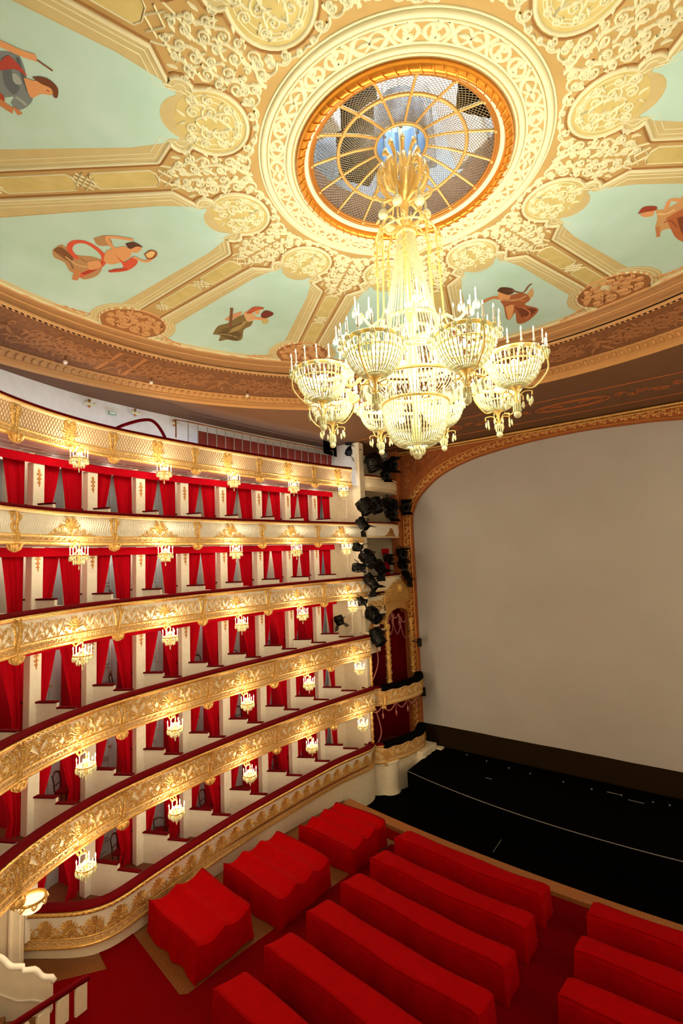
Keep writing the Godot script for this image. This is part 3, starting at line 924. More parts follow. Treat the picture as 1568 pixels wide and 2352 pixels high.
# ---------------------------------------------------------------- plan curves
const RAIL_Y := [1.4, 4.25, 6.95, 10.0, 12.92, 15.9]
const RAIL_OFF := [0.3, 0.05, 0.0, -0.25, -0.5, -0.55]
const RAIL_END := [-13.6, -13.5, -13.4, -13.7, -13.7, -13.0]
var rails := []
var wall := {}
var pil_s := []
const PIL := [[-7.9, 6.9], [-9.6, 5.95], [-11.0, 4.75], [-12.0, 3.2], [-12.6, 1.47], [-13.0, -0.43], [-13.05, -2.3], [-12.98, -4.2], [-12.88, -6.1], [-12.76, -8.15], [-12.58, -9.97], [-12.38, -11.85]]

func make_curve(ctrl: PackedVector2Array, off: float) -> Dictionary:
	var p := smooth_path(ctrl, 10)
	var q := PackedVector2Array(); var nn := PackedVector2Array(); var s := PackedFloat32Array()
	for i in p.size():
		var t := (p[mini(i + 1, p.size() - 1)] - p[maxi(i - 1, 0)]).normalized()
		var nv := Vector2(-t.y, t.x)
		q.append(p[i] + nv * off); nn.append(nv)
		s.append(0.0 if i == 0 else s[i - 1] + q[i].distance_to(q[i - 1]))
	return {"p": q, "n": nn, "s": s, "len": s[s.size() - 1]}

func at_s(cv: Dictionary, s: float) -> Array:     # position and normal towards the room
	var S: PackedFloat32Array = cv.s
	var i := clampi(S.bsearch(s) - 1, 0, S.size() - 2)
	var t := (s - S[i]) / maxf(S[i + 1] - S[i], 1e-6)
	var p: Vector2 = cv.p[i].lerp(cv.p[i + 1], t)
	var nv: Vector2 = cv.n[i].lerp(cv.n[i + 1], clampf(t, 0, 1)).normalized()
	return [p, nv]

func s_at_z(cv: Dictionary, z: float) -> float:
	for i in cv.p.size() - 1:
		if cv.p[i].y >= z and cv.p[i + 1].y < z:
			return lerpf(cv.s[i], cv.s[i + 1], (cv.p[i].y - z) / (cv.p[i].y - cv.p[i + 1].y))
	return cv.len if z < 0 else 0.0

func build_curves() -> void:
	for k in 6:
		var ctrl := PackedVector2Array([Vector2(-6.3, 6.6), Vector2(-8.2, 5.2), Vector2(-9.65, 3.5), Vector2(-10.45, 2.2), Vector2(-10.98, 0.8), Vector2(-11.25, -0.6), Vector2(-11.33, -2.2), Vector2(-11.3, -4.2), Vector2(-11.2, -6.2), Vector2(-10.9, -9.2), Vector2(-10.5, -11.8), Vector2(-10.2, RAIL_END[k])])
		if k == 0: ctrl = PackedVector2Array([Vector2(-12.7, 1.95), Vector2(-12.24, 1.58), Vector2(-11.31, 0.88), Vector2(-10.88, 0.36), Vector2(-10.74, -0.25), Vector2(-10.84, -1.44), Vector2(-10.95, -3.3), Vector2(-11.0, -5.3), Vector2(-10.9, -7.8), Vector2(-10.68, -10.88), Vector2(-10.3, -13.0), Vector2(-10.45, -13.75)])
		rails.append(make_curve(ctrl, RAIL_OFF[k] if k > 0 else 0.0))
	var wc := PackedVector2Array()
	for p in PIL: wc.append(Vector2(p[0], p[1]))
	wc.append(Vector2(-12.15, -13.4)); wc.append(Vector2(-12.0, -14.6))
	wall = make_curve(wc, 0.0)
	for i in PIL.size(): pil_s.append(wall.s[i * 10])

func sweep(mb: MB, cv: Dictionary, prof: Array, y0: float, s0 := -1.0, s1 := -1.0, step := 0.3) -> void:
	# prof: [out, down] pairs joined smoothly; carried along the curve
	if s0 < 0: s0 = 0.0
	if s1 < 0: s1 = cv.len
	var k := maxi(2, int((s1 - s0) / step))
	var rows := []
	for q in prof:
		var row := PackedVector3Array()
		for i in k + 1:
			var a := at_s(cv, lerpf(s0, s1, float(i) / k))
			var p: Vector2 = a[0] + a[1] * q[0]
			row.append(Vector3(p.x, y0 - q[1], p.y))
		rows.append(row)
	mb.grid(rows)

func sweep_hard(mb: MB, cv: Dictionary, prof: Array, y0: float, s0 := -1.0, s1 := -1.0, step := 0.3) -> void:
	for i in prof.size() - 1: sweep(mb, cv, [prof[i], prof[i + 1]], y0, s0, s1, step)

# ---------------------------------------------------------------- outer shell
func slab(called: String, a: Vector3, b: Vector3, m: Material, label := "") -> MeshInstance3D:
	var mb := MB.new()
	mb.box(Transform3D(Basis.IDENTITY, (a + b) / 2), (b - a).abs())
	var o := obj(called, mb, m)
	tag(o, label, "wall", "", "structure")
	return o

func build_shell() -> void:
	slab("wall_rear", Vector3(-20, -1.5, 12.2), Vector3(20, 24, 12.6), M.cream_lo, "cream rear wall behind the audience")
	slab("wall_right", Vector3(14.6, -1.5, -20), Vector3(15.0, 24, 12.6), M.cream_lo, "cream side wall on house right")
	slab("wall_left", Vector3(-20.4, -1.5, -20), Vector3(-20.0, 24, 12.6), M.cream_lo, "outer wall behind the boxes on house left")
	slab("wall_stage", Vector3(-20.4, -1.5, -20.6), Vector3(15, 24, -20.2), M.black, "black wall behind the stage")
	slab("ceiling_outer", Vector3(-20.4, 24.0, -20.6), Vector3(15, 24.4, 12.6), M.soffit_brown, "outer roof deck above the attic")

func build_right_side() -> void:
	# the facing tiers, plain: they are outside the picture and only carry their lamps
	var w := thing("wall_right_tiers", "balcony tiers on house right facing the boxes", "wall", Vector3.ZERO, "", "structure")
	for k in 6:
		var cv: Dictionary = rails[k]
		var f := MB.new(); var v := MB.new()
		var sa := s_at_z(cv, 4.6) if k > 0 else 0.0
		sweep_hard(f, cv, [[0.05, 0.08], [0.05, 1.1], [-1.7, 1.1]], RAIL_Y[k], sa, cv.len, 0.6)
		sweep_hard(v, cv, [[0.05, 0.08], [0.05, -0.03], [-0.3, -0.03], [-0.3, 0.8]], RAIL_Y[k], sa, cv.len, 0.6)
		obj("tier_front", f, M.cream, w).scale = Vector3(-1, 1, 1)
		obj("tier_rail", v, M.velvet, w).scale = Vector3(-1, 1, 1)
	var b := MB.new()
	sweep_hard(b, wall, [[0.0, 2.0], [0.0, -17.4]], 0.0, s_at_z(wall, 4.6), -1, 0.6)
	obj("tier_wall", b, M.cream, w).scale = Vector3(-1, 1, 1)

func build_attic() -> void:
	# machine room above the grille: pale blue-grey ducts, a black collar and lamps
	var at := thing("attic", "blue-grey machine room seen through the ceiling grille", "attic", Vector3.ZERO, "", "structure")
	var w := MB.new()
	w.lathe(PackedVector2Array([Vector2(3.2, YC + 0.9), Vector2(3.2, YC + 4.4), Vector2(0.0, YC + 4.4)]), 32)
	obj("attic_lining", w, M.steel_blue, at)
	var rng := RandomNumberGenerator.new(); rng.seed = 7
	for i in 9:
		var a := TAU * i / 9.0 + 0.2
		var d := MB.new()
		d.box(Transform3D(Basis(Vector3.UP, -a) * Basis(Vector3(0, 0, 1), rng.randf_range(-0.5, 0.5)), Vector3(cos(a) * 1.9, YC + 2.2 + rng.randf() * 0.8, sin(a) * 1.9)), Vector3(0.5 + rng.randf() * 0.5, 2.2, 0.6 + rng.randf() * 0.6), 0.03)
		obj("duct", d, [M.steel_blue, M.white, M.black][i % 3], at)
	var dr := MB.new()
	dr.lathe(PackedVector2Array([Vector2(0.5, YC + 0.44), Vector2(0.52, YC + 0.5), Vector2(0.5, YC + 1.2)]), 32)
	obj("hoist_drum", dr, M.drum, at)
	for i in 6:
		var a := TAU * i / 6.0
		var b := MB.new()
		b.tube(PackedVector3Array([Vector3(cos(a) * 0.36, YC + 0.5, sin(a) * 0.36), Vector3(cos(a) * 0.3, YC + 4.2, sin(a) * 0.3)]), 0.035, 6)
		obj("hoist_pipe", b, M.steel, at)
	for d in [[1.3, 0.9], [-1.5, 0.3], [-0.9, -1.4], [1.4, -1.2], [0.2, 1.6]]:
		var p := MB.new()
		p.box(Transform3D(Basis.IDENTITY, Vector3(d[0], YC + 4.1, d[1])), Vector3(0.7, 0.08, 0.3))
		var lm := obj("attic_lamp", p, M.attic_lamp, at)
		lamp(at, Vector3(d[0], YC + 3.9, d[1]), 13.0, Color(0.93, 0.97, 1.0), 0.3)

# ---------------------------------------------------------------- portal and stage curtain
const ARCH := [[0.0, 5.66], [1.1, 5.63], [2.2, 5.58], [3.23, 5.5], [4.5, 5.35], [5.61, 5.16], [6.77, 4.85], [7.89, 4.38], [8.77, 3.78], [9.39, 3.15], [9.72, 2.5], [9.86, 1.8]]
const ZP := -18.0

func arch_path(off: float) -> PackedVector2Array:
	var c := PackedVector2Array([Vector2(-9.86, 0.0), Vector2(-9.86, 4.0), Vector2(-9.86, 8.0), Vector2(-9.86, 11.0)])
	for i in range(ARCH.size() - 1, -1, -1): c.append(Vector2(-ARCH[i][0], EYE + ARCH[i][1]))
	for i in range(1, ARCH.size()): c.append(Vector2(ARCH[i][0], EYE + ARCH[i][1]))
	for y in [11.0, 8.0, 4.0, 0.0]: c.append(Vector2(9.86, y))
	var p := smooth_path(c, 5)
	if off == 0.0: return p
	var q := PackedVector2Array()
	for i in p.size():
		var t := (p[mini(i + 1, p.size() - 1)] - p[maxi(i - 1, 0)]).normalized()
		q.append(p[i] + Vector2(-t.y, t.x) * off)
	return q

func build_portal() -> void:
	var w := thing("wall_front", "brown portal wall with an arched stage opening", "wall", Vector3.ZERO, "", "structure")
	var fz := func(u: float, v: float, h: float) -> Vector3: return Vector3(u, v, ZP + h)
	var mb := MB.new()
	var p := arch_path(0.0)
	var top := EYE + 6.15
	var rows := [PackedVector3Array(), PackedVector3Array()]
	for q in p:
		rows[0].append(Vector3(q.x, q.y, ZP))
		rows[1].append(Vector3(q.x, top, ZP) if absf(q.x) < 9.85 else Vector3(signf(q.x) * 10.7, maxf(q.y, 0.0) if q.y < 12.9 else top, ZP))
	mb.grid(rows)
	var rv := [PackedVector3Array(), PackedVector3Array()]
	for q in p:
		rv[0].append(Vector3(q.x, q.y, ZP)); rv[1].append(Vector3(q.x, q.y, ZP - 0.45))
	mb.grid(rv)
	for s in [-1.0, 1.0]: mb.box(Transform3D(Basis.IDENTITY, Vector3(s * 12.9, 9.0, ZP - 0.2)), Vector3(4.8, 20, 0.3))
	mb.box(Transform3D(Basis.IDENTITY, Vector3(0, 19.6, ZP - 0.2)), Vector3(24, 4.5, 0.3))
	obj("portal_face", mb, M.portal, w)
	# gilded arch band: two beads and a running scroll
	var bd := MB.new()
	for o in [0.1, 0.55]: bd.strip(arch_path(o), 0.09, 0.07, fz)
	obj("arch_bead", bd, M.gold_dark, w)
	var ob := MB.new()
	var mid := refine_open(arch_path(0.33), 0.16)
	for i in range(0, mid.size() - 1):
		var c := mid[i]
		if c.distance_to(mid[i + 1]) > 1.0: continue
		var ang := (mid[i + 1] - c).angle()
		var sg := 1.0 if i % 2 == 0 else -1.0
		ob.strip(spiral(c + Vector2.from_angle(ang + PI / 2) * 0.04 * sg, 0.11, ang + sg, sg * 1.2, 8, 0.2), 0.05, 0.06, fz)
		ob.leaf(c - Vector2.from_angle(ang + PI / 2) * 0.1 * sg, ang + sg * 0.6, 0.18, 0.07, 0.06, fz)
	tag(obj("arch_ornament", ob, M.gold, w), "", "", "", "stuff")
	# straight gilded cornice over the arch
	var co := MB.new()
	for d in [[0.0, 0.07], [-0.14, 0.035]]: co.tube(PackedVector3Array([Vector3(-10.7, top + d[0], ZP + 0.08), Vector3(10.7, top + d[0], ZP + 0.08)]), d[1], 6)
	obj("portal_cornice", co, M.gold, w)
	# carved panels in the spandrels
	for s in [-1.0, 1.0]:
		var pm := MB.new()
		for g in [0.0, 0.12]:
			pm.strip(PackedVector2Array([Vector2(s * (10.35 - g), EYE + 5.85 - g), Vector2(s * (7.6 + g * 2.2), EYE + 5.85 - g), Vector2(s * (8.6 + g), EYE + 5.2), Vector2(s * (9.5), EYE + 4.4 + g), Vector2(s * (10.35 - g), EYE + 3.2 + g * 3.0)]), 0.06, 0.05, fz, true)
		obj("spandrel_frame", pm, M.portal, w)
		var ps := MB.new()
		for d in [[10.0, 5.45, 0.2, 1.0, 1.3], [9.95, 4.95, 0.2, 2.0, -1.3], [10.0, 4.5, 0.16, 0.0, 1.3], [9.5, 5.5, 0.2, 3.0, 1.3], [9.45, 5.05, 0.17, 1.0, -1.2], [9.0, 5.55, 0.17, 2.0, 1.2], [8.5, 5.6, 0.13, 0.0, -1.2], [10.05, 4.1, 0.12, 2.0, 1.2]]:
			ps.strip(spiral(Vector2(s * d[0], EYE + d[1]), d[2], d[3], d[4] * s, 13), 0.06, 0.05, fz)
			ps.leaf(Vector2(s * d[0], EYE + d[1] - 0.2), d[3], 0.22, 0.09, 0.05, fz)
		obj("spandrel_carving", ps, M.stucco_brown, w)
	# low relief on the soffit before the portal
	var fs := func(u: float, v: float, h: float) -> Vector3: return Vector3(u, EYE + 6.25 - h, v)
	var sr := MB.new()
	for cx in [-6.6, 0.0, 6.6]:
		for r in [[1.5, 0.62], [1.25, 0.48]]:
			var e := PackedVector2Array()
			for i in 28: e.append(Vector2(cx + cos(TAU * i / 28.0) * r[0], -15.0 + sin(TAU * i / 28.0) * r[1]))
			sr.strip(e, 0.08, 0.04, fs, true)
		for q in [-1.0, 1.0]:
			for j in 4:
				sr.strip(spiral(Vector2(cx + q * (1.9 + j * 0.42), -15.0 + (0.16 if j % 2 == 0 else -0.16)), 0.26, j, (1.3 if j % 2 == 0 else -1.3) * q, 12), 0.06, 0.035, fs)
			sr.leaf(Vector2(cx + q * 0.3, -15.0), 0.4 if q > 0 else PI - 0.4, 0.6, 0.2, 0.04, fs)
	for z in [-13.6, -16.6]: sr.strip(refine_open(PackedVector2Array([Vector2(-10.5, z), Vector2(10.5, z)]), 2.0), 0.08, 0.03, fs)
	obj("soffit_relief", sr, M.portal, w)
	# the lowered stage curtain with its dark hem
	var sc := thing("stage_curtain", "plain grey-beige stage curtain with dark hem filling the portal", "curtain", Vector3(0, 0.05, ZP - 0.25))
	var g := MB.new()
	var gr := []
	for j in 25:
		var row := PackedVector3Array()
		var y := 1.16 + 16.0 * j / 24.0
		for i in 61:
			var x := -10.3 + 20.6 * i / 60.0
			row.append(Vector3(x, y, 0.02 * sin(x * 1.1 + y * 0.23) + 0.012 * sin(x * 3.1 - y * 0.4)))
		gr.append(row)
	g.grid(gr)
	obj("curtain_field", g, M.screen, sc)
	var hm := MB.new()
	hm.box(Transform3D(Basis.IDENTITY, Vector3(0, 0.58, -0.02)), Vector3(20.6, 1.16, 0.05))
	obj("curtain_hem", hm, M.screen_hem, sc)

# ---------------------------------------------------------------- boxes behind the balconies
func frame_at(cv: Dictionary, s: float, y: float) -> Transform3D:   # x along the curve, z towards the room
	var a := at_s(cv, s)
	var nv: Vector2 = a[1]
	var zz := Vector3(nv.x, 0, nv.y)
	return Transform3D(Basis(Vector3.UP.cross(zz), Vector3.UP, zz), Vector3(a[0].x, y, a[0].y))

func soffit_y(k: int) -> float:
	return RAIL_Y[k + 1] - 1.1 if k < 5 else EYE + 6.25

const BOX_E := 0.5
const TIER := ["ground-tier boxes", "lower gilded balcony", "upper gilded balcony", "white scrollwork balcony", "fluted balcony", "lattice gallery"]

func build_boxes() -> void:
	# rear walls of the boxes and the upper gallery
	var wl := thing("wall_boxes", "white rear wall of the boxes", "wall", Vector3.ZERO, "", "structure")
	var mb := MB.new()
	sweep_hard(mb, wall, [[-1.35, 2.0], [-1.35, -14.9]], 0.0, -1, -1, 0.5)
	obj("rear_wall", mb, M.door, wl)
	var gw := MB.new()
	sweep_hard(gw, wall, [[-0.75, -14.6], [-0.75, -17.45], [-0.9, -17.45], [-0.9, -14.6]], 0.0, -1, -1, 0.5)
	obj("gallery_wall", gw, M.gallery_wall, wl)
	# plain wall between the last box and the stage boxes
	var en := MB.new()
	sweep_hard(en, wall, [[-0.2, 2.0], [-0.2, -14.9]], 0.0, s_at_z(wall, -13.0), -1, 0.5)
	obj("end_wall", en, M.plaster, wl)
	var en2 := MB.new()
	for k in 5:
		pass
	var pf := MB.new()
	# pilaster: shaft, cap and foot; gilded drop on the face
	var orn := MB.new()
	var fo := func(u: float, v: float, h: float) -> Vector3: return Vector3(u, v, 0.28 + h)
	scroll_v(orn, fo)
	var orn_mesh := orn.mesh()
	for k in 5:
		var y0: float = RAIL_Y[k] - 0.8
		var y1 := soffit_y(k)
		var hgt := y1 - y0
		var sh := MB.new()
		var sh_h := hgt - (0.0 if k < 4 else 0.36)
		sh.box(Transform3D(Basis.IDENTITY, Vector3(0, sh_h / 2, 0.14)), Vector3(0.37, sh_h, 0.28), 0.012)
		if k < 4: sh.box(Transform3D(Basis.IDENTITY, Vector3(0, hgt - 0.05, 0.15)), Vector3(0.42, 0.1, 0.32), 0.012)
		var sh_mesh := sh.mesh()
		var sd := MB.new()
		sd.box(Transform3D(Basis.IDENTITY, Vector3(0, hgt / 2, -0.68)), Vector3(0.09, hgt, 1.36))
		var sd_mesh := sd.mesh()
		for i in range(2, 12):
			var t := frame_at(wall, pil_s[i] - 0.185, y0)
			var pl := part("pilaster", wl)
			pl.transform = t
			obj("shaft", sh_mesh, M.white, pl)
			if k >= 2:
				var o := obj("gilded_drop", orn_mesh, M.gold_dark, pl)
				o.position = Vector3(0, sh_h - 0.24, 0)
			var side := obj("box_side_wall", sd_mesh, M.red if k < 3 else M.plaster, wl)
			side.transform = t
	# doors at the back of the boxes
	var dm := MB.new()
	dm.box(Transform3D(Basis.IDENTITY, Vector3(0, 1.02, 0)), Vector3(0.98, 2.04, 0.05), 0.008)
	var d_mesh := dm.mesh()
	var pm := MB.new()
	for q in [[-0.23, 1.62, 0.3, 0.62], [0.23, 1.62, 0.3, 0.62], [-0.23, 0.92, 0.3, 0.56], [0.23, 0.92, 0.3, 0.56], [-0.23, 0.34, 0.3, 0.4], [0.23, 0.34, 0.3, 0.4]]:
		pm.strip(PackedVector2Array([Vector2(q[0] - q[2] / 2, q[1] - q[3] / 2), Vector2(q[0] + q[2] / 2, q[1] - q[3] / 2), Vector2(q[0] + q[2] / 2, q[1] + q[3] / 2), Vector2(q[0] - q[2] / 2, q[1] + q[3] / 2)]), 0.03, 0.02, func(u: float, v: float, h: float) -> Vector3: return Vector3(u, v, 0.026 + h), true)
	var pm_mesh := pm.mesh()
	var hm := MB.new(); hm.ball(Vector3(0.42, 1.0, 0.06), 0.035, 6, 4)
	var h_mesh := hm.mesh()
	var gb := MB.new(); gb.ball(Vector3.ZERO, 0.07, 8, 6)
	var gl_mesh := gb.mesh()
	var gc := MB.new(); gc.lathe(PackedVector2Array([Vector2(0, 0.14), Vector2(0.08, 0.14), Vector2(0.05, 0.08), Vector2(0.03, 0.05)]), 8)
	var cup_mesh := gc.mesh()
	var nd := 1
	for k in 5:
		for i in range(3, 12):
			var s: float = (pil_s[i] + (pil_s[i + 1] if i < 11 else s_at_z(wall, -13.2))) / 2.0
			var t := frame_at(wall, s, RAIL_Y[k] - 0.8)
			var d := Node3D.new()
			d.name = "door_%d" % nd
			nd += 1
			add_child(d)
			d.transform = t.translated_local(Vector3(0, 0, -1.31))
			tag(d, "white panelled double door at the back of a box", "door", "box doors", "structure")
			var bl := thing("box_lamp", "small round ceiling lamp inside the %s box from the stage, %s" % [ORD[11 - i], TIER[k]], "lamp", (t.translated_local(Vector3(0, 0, -0.7))).origin + Vector3(0, soffit_y(k) - RAIL_Y[k] + 0.8 - 0.12, 0), "box ceiling lamps")
			obj("globe", gl_mesh, M.box_globe, bl)
			obj("ceiling_cup", cup_mesh, M.gold_dark, bl)
			lamp(bl, Vector3(0, -0.02, 0), BOX_E, Color(1.0, 0.93, 0.82), 0.06)
			obj("leaf_slab", d_mesh, M.door, d)
			obj("panel_moulding", pm_mesh, M.door_line, d)
			obj("knob", h_mesh, M.gold_dark, d)
	build_curtains(wl)

func scroll_v(mb: MB, f: Callable) -> void:
	for d in [[0.0, 0.0, 0.06], [0.05, -0.12, 0.05], [-0.05, -0.12, 0.05], [0.04, -0.26, 0.045], [-0.04, -0.26, 0.045], [0.03, -0.38, 0.03], [-0.03, -0.38, 0.03]]:
		mb.strip(spiral(Vector2(d[0], d[1]), d[2], PI / 2, 1.3 if d[0] >= 0 else -1.3, 9), 0.025, 0.025, f)
	for d in [[0.0, 0.05], [0.0, -0.1], [0.0, -0.24], [0.0, -0.36]]: mb.leaf(Vector2(d[0], d[1]), -PI / 2, 0.16, 0.06, 0.03, f)

func curtain_mesh(h: float, w: float, sd: int, full := 0.34) -> ArrayMesh:
	var rng := RandomNumberGenerator.new(); rng.seed = sd
	var ph := rng.randf() * 6.0
	var tie := full + rng.randf() * 0.08
	var rows := []
	var N := 26
	for j in 19:
		var t := j / 18.0
		var ww: float
		if t < 0.8: ww = lerpf(tie, w, pow(1.0 - t / 0.8, 1.05))
		else: ww = lerpf(tie, tie + 0.12, sin((t - 0.8) / 0.2 * PI / 2))
		var row := PackedVector3Array()
		var amp := lerpf(0.035, 0.075, t)
		for i in N + 1:
			var u := float(i) / N
			var x := u * ww
			var z := sin(u * 26.0 + ph + t * 1.2) * amp * (0.5 + 0.5 * sin(u * 7.0 + ph)) + sin(u * 11.0 + ph * 2.0) * 0.03
			z += 0.05 * sin(t * PI) * u
			row.append(Vector3(x, -h * t - (0.05 * u * sin(t * PI * 1.3) if t < 0.8 else 0.0), z))
		rows.append(row)
	var mb := MB.new()
	mb.grid(rows)
	return mb.mesh()

func build_curtains(wl: Node) -> void:
	var names := ["ground-tier boxes", "lower gilded balcony", "upper gilded balcony", "white scrollwork balcony", "fluted balcony"]
	for k in range(4, -1, -1):
		var y1 := soffit_y(k) - (0.12 if k < 4 else 0.22)
		var y0: float = RAIL_Y[k] - 0.8
		var h := y1 - y0 - 0.03
		var variants := []
		for q in 6: variants.append(curtain_mesh(h, 0.8, 10 * k + q, (0.3 if q < 3 else 0.5) if k > 2 else (0.22 if q < 3 else 0.32)))
		for i in range(2, 12):
			var sa: float = pil_s[i] + 0.02
			var sb: float = pil_s[i + 1] - 0.39 if i < 11 else s_at_z(wall, -13.0)
			if i == 11 and k < 2: sb = s_at_z(wall, -13.0)
			for side in 2:
				var t := frame_at(wall, sa if side == 0 else sb, y1)
				var o := obj("box_curtain", variants[i % 3 + 3 * side], M.red)
				var half: float = (sb - sa) / 2.0 / 0.8
				o.transform = t.translated_local(Vector3(0, 0, -0.06)) * Transform3D(Basis.from_scale(Vector3(half if side == 0 else -half, 1, 1)), Vector3.ZERO)
				tag(o, "%s red velvet curtain in the %s box from the stage, %s" % [["far-from-stage", "stage-side"][side], ORD[11 - i], names[k]], "curtain", "red box curtains")
		# pelmet over the openings
		var pe := MB.new()
		sweep(pe, wall, [[0.30, 0.0], [0.34, 0.06], [0.33, 0.14], [0.36, 0.2], [0.33, 0.28]], y1 + 0.1, pil_s[2], s_at_z(wall, -12.95), 0.2)
		obj("pelmet", pe, M.red, wl)

# ---------------------------------------------------------------- balconies
const LAMP_Z := [1.05, -2.25, -5.5, -8.9, -12.2]
const CONS_Z := [2.8, -0.5, -3.9, -7.2, -10.6]

func front_out(k: int, v: float) -> float:    # how far the front stands out, v metres under the rail top
	var t := clampf((v - 0.2) / 0.6, 0.0, 1.0)
	match k:
		5: return 0.03 - 0.05 * t
		4: return 0.0 + 0.11 * t * t + 0.05 * sin(t * PI * 2.0)
		0: return 0.02 - 0.06 * t
		_: return 0.03 + 0.05 * sin(t * PI)

func on_front(k: int, u: float, v: float, h: float) -> Vector3:
	var a := at_s(rails[k], u)
	var p: Vector2 = a[0] + a[1] * (front_out(k, v) + h)
	return Vector3(p.x, RAIL_Y[k] - v, p.y)

func rinceau(mb: MB, f: Callable, u0: float, u1: float, vm: float, amp: float, n: int, w: float, h: float, dense := false) -> void:
	# a waving stem with a scroll and leaves in each bend
	var stem := PackedVector2Array()
	var K := n * 7
	for i in K + 1:
		var t := float(i) / K
		stem.append(Vector2(lerpf(u0, u1, t), vm + amp * 0.8 * cos(t * n * PI)))
	mb.strip(stem, w, h, f)
	var L := (u1 - u0) / n
	var sg := signf(L)
	for i in n:
		var cu := u0 + L * (i + 0.5)
		var up := 1.0 if i % 2 == 0 else -1.0
		var c := Vector2(cu, vm + up * amp * 0.22)
		mb.strip(spiral(c, minf(absf(L) * 0.42, amp * 0.75), -up * PI / 2, up * sg * 1.5, 13, 0.15), w, h, f)
		mb.leaf(c, 0.4 + i, amp * 0.4, w * 2.0, h * 1.3, f)
		mb.leaf(Vector2(cu - L * 0.3, vm + up * amp * 0.75), (PI / 2) * up + 0.6 * sg, amp * 0.5, w * 2.0, h, f)
		mb.leaf(Vector2(cu + L * 0.3, vm - up * amp * 0.55), -(PI / 2) * up, amp * 0.45, w * 2.0, h, f)
		if dense:
			mb.strip(spiral(Vector2(cu + L * 0.46, vm + up * amp * 0.62), amp * 0.3, up, -up * sg * 1.3, 9), w * 0.9, h, f)
			mb.strip(spiral(Vector2(cu - L * 0.1, vm - up * amp * 0.85), amp * 0.26, up, up * sg * 1.3, 9), w * 0.9, h, f)
			mb.leaf(Vector2(cu + L * 0.2, vm + up * amp * 0.95), 2.6 + i, amp * 0.42, w * 2.2, h, f)
			mb.leaf(Vector2(cu - L * 0.4, vm - up * amp * 0.3), 0.8 + i * 1.7, amp * 0.42, w * 2.2, h, f)

func cartouche(mb: MB, f: Callable, u: float, v0: float, v1: float, wd: float, w: float, h: float) -> void:
	# a fan of scrolls about a shell, wider at the bottom
	var H := v1 - v0
	for s in [-1.0, 1.0]:
		for d in [[0.10, 0.18, 0.10, 1.3], [0.16, 0.42, 0.12, -1.3], [0.34, 0.55, 0.12, 1.3], [0.30, 0.82, 0.12, -1.2], [0.55, 0.72, 0.12, 1.3], [0.55, 0.94, 0.08, -1.2], [0.78, 0.86, 0.09, 1.2], [0.95, 0.94, 0.06, 1.2]]:
			mb.strip(spiral(Vector2(u + s * d[0] * wd, v0 + d[1] * H), d[2] * wd * 0.9, -PI / 2, s * d[3], 11), w, h, f)
			mb.leaf(Vector2(u + s * d[0] * wd * 0.8, v0 + d[1] * H), -PI / 2 + s * (0.4 + d[0]), 0.2 * wd, w * 2.2, h, f)
		for j in 4:
			mb.leaf(Vector2(u + s * 0.02, v0 + H * 0.55), -PI / 2 + s * (0.2 + 0.38 * j), H * 0.48, w * 2.0, h * 1.3, f)
		mb.strip(bezier(Vector2(u, v1), Vector2(u + s * wd * 0.3, v1 - H * 0.5), Vector2(u + s * wd * 0.5, v1 + H * 0.05), Vector2(u + s * wd, v1 - H * 0.05), 9), w, h, f)
	mb.strip(circle2(Vector2(u, v0 + H * 0.62), wd * 0.09, 10), w, h * 1.6, f, true)
	mb.leaf(Vector2(u, v0 + H * 0.95), -PI / 2, H * 0.9, w * 2.5, h * 1.5, f)

func console_scroll(mb: MB, f: Callable, u: float, v0: float, v1: float, w: float) -> void:
	# upright acanthus bracket
	var H := v1 - v0
	for s in [-1.0, 1.0]:
		mb.strip(bezier(Vector2(u + s * w * 0.7, v0), Vector2(u + s * w * 1.3, v0 + H * 0.3), Vector2(u - s * w * 0.1, v0 + H * 0.6), Vector2(u + s * w * 0.6, v1), 9), w * 0.5, 0.07, f)
		mb.strip(spiral(Vector2(u + s * w * 0.6, v0 + H * 0.12), w * 0.6, PI / 2, s * 1.3, 10), w * 0.35, 0.06, f)
		mb.strip(spiral(Vector2(u + s * w * 0.55, v1 - H * 0.1), w * 0.5, -PI / 2, -s * 1.3, 10), w * 0.35, 0.06, f)
		mb.leaf(Vector2(u + s * w * 0.3, v0 + H * 0.5), -PI / 2 + s * 0.5, H * 0.4, w * 0.5, 0.06, f)
	mb.leaf(Vector2(u, v1), -PI / 2, H * 0.95, w * 0.9, 0.10, f)

const BAL_LABEL := ["lowest balcony rail with gold palmettes on white above the seats", "gilded balcony directly above the ground tier", "gilded balcony second above the ground tier", "white balcony with gold scrolls, third above the ground tier", "white fluted balcony with gold cartouches below the lattice gallery", "topmost gallery balcony with a lattice front"]

func build_balconies() -> void:
	for k in range(5, -1, -1): balcony(k)

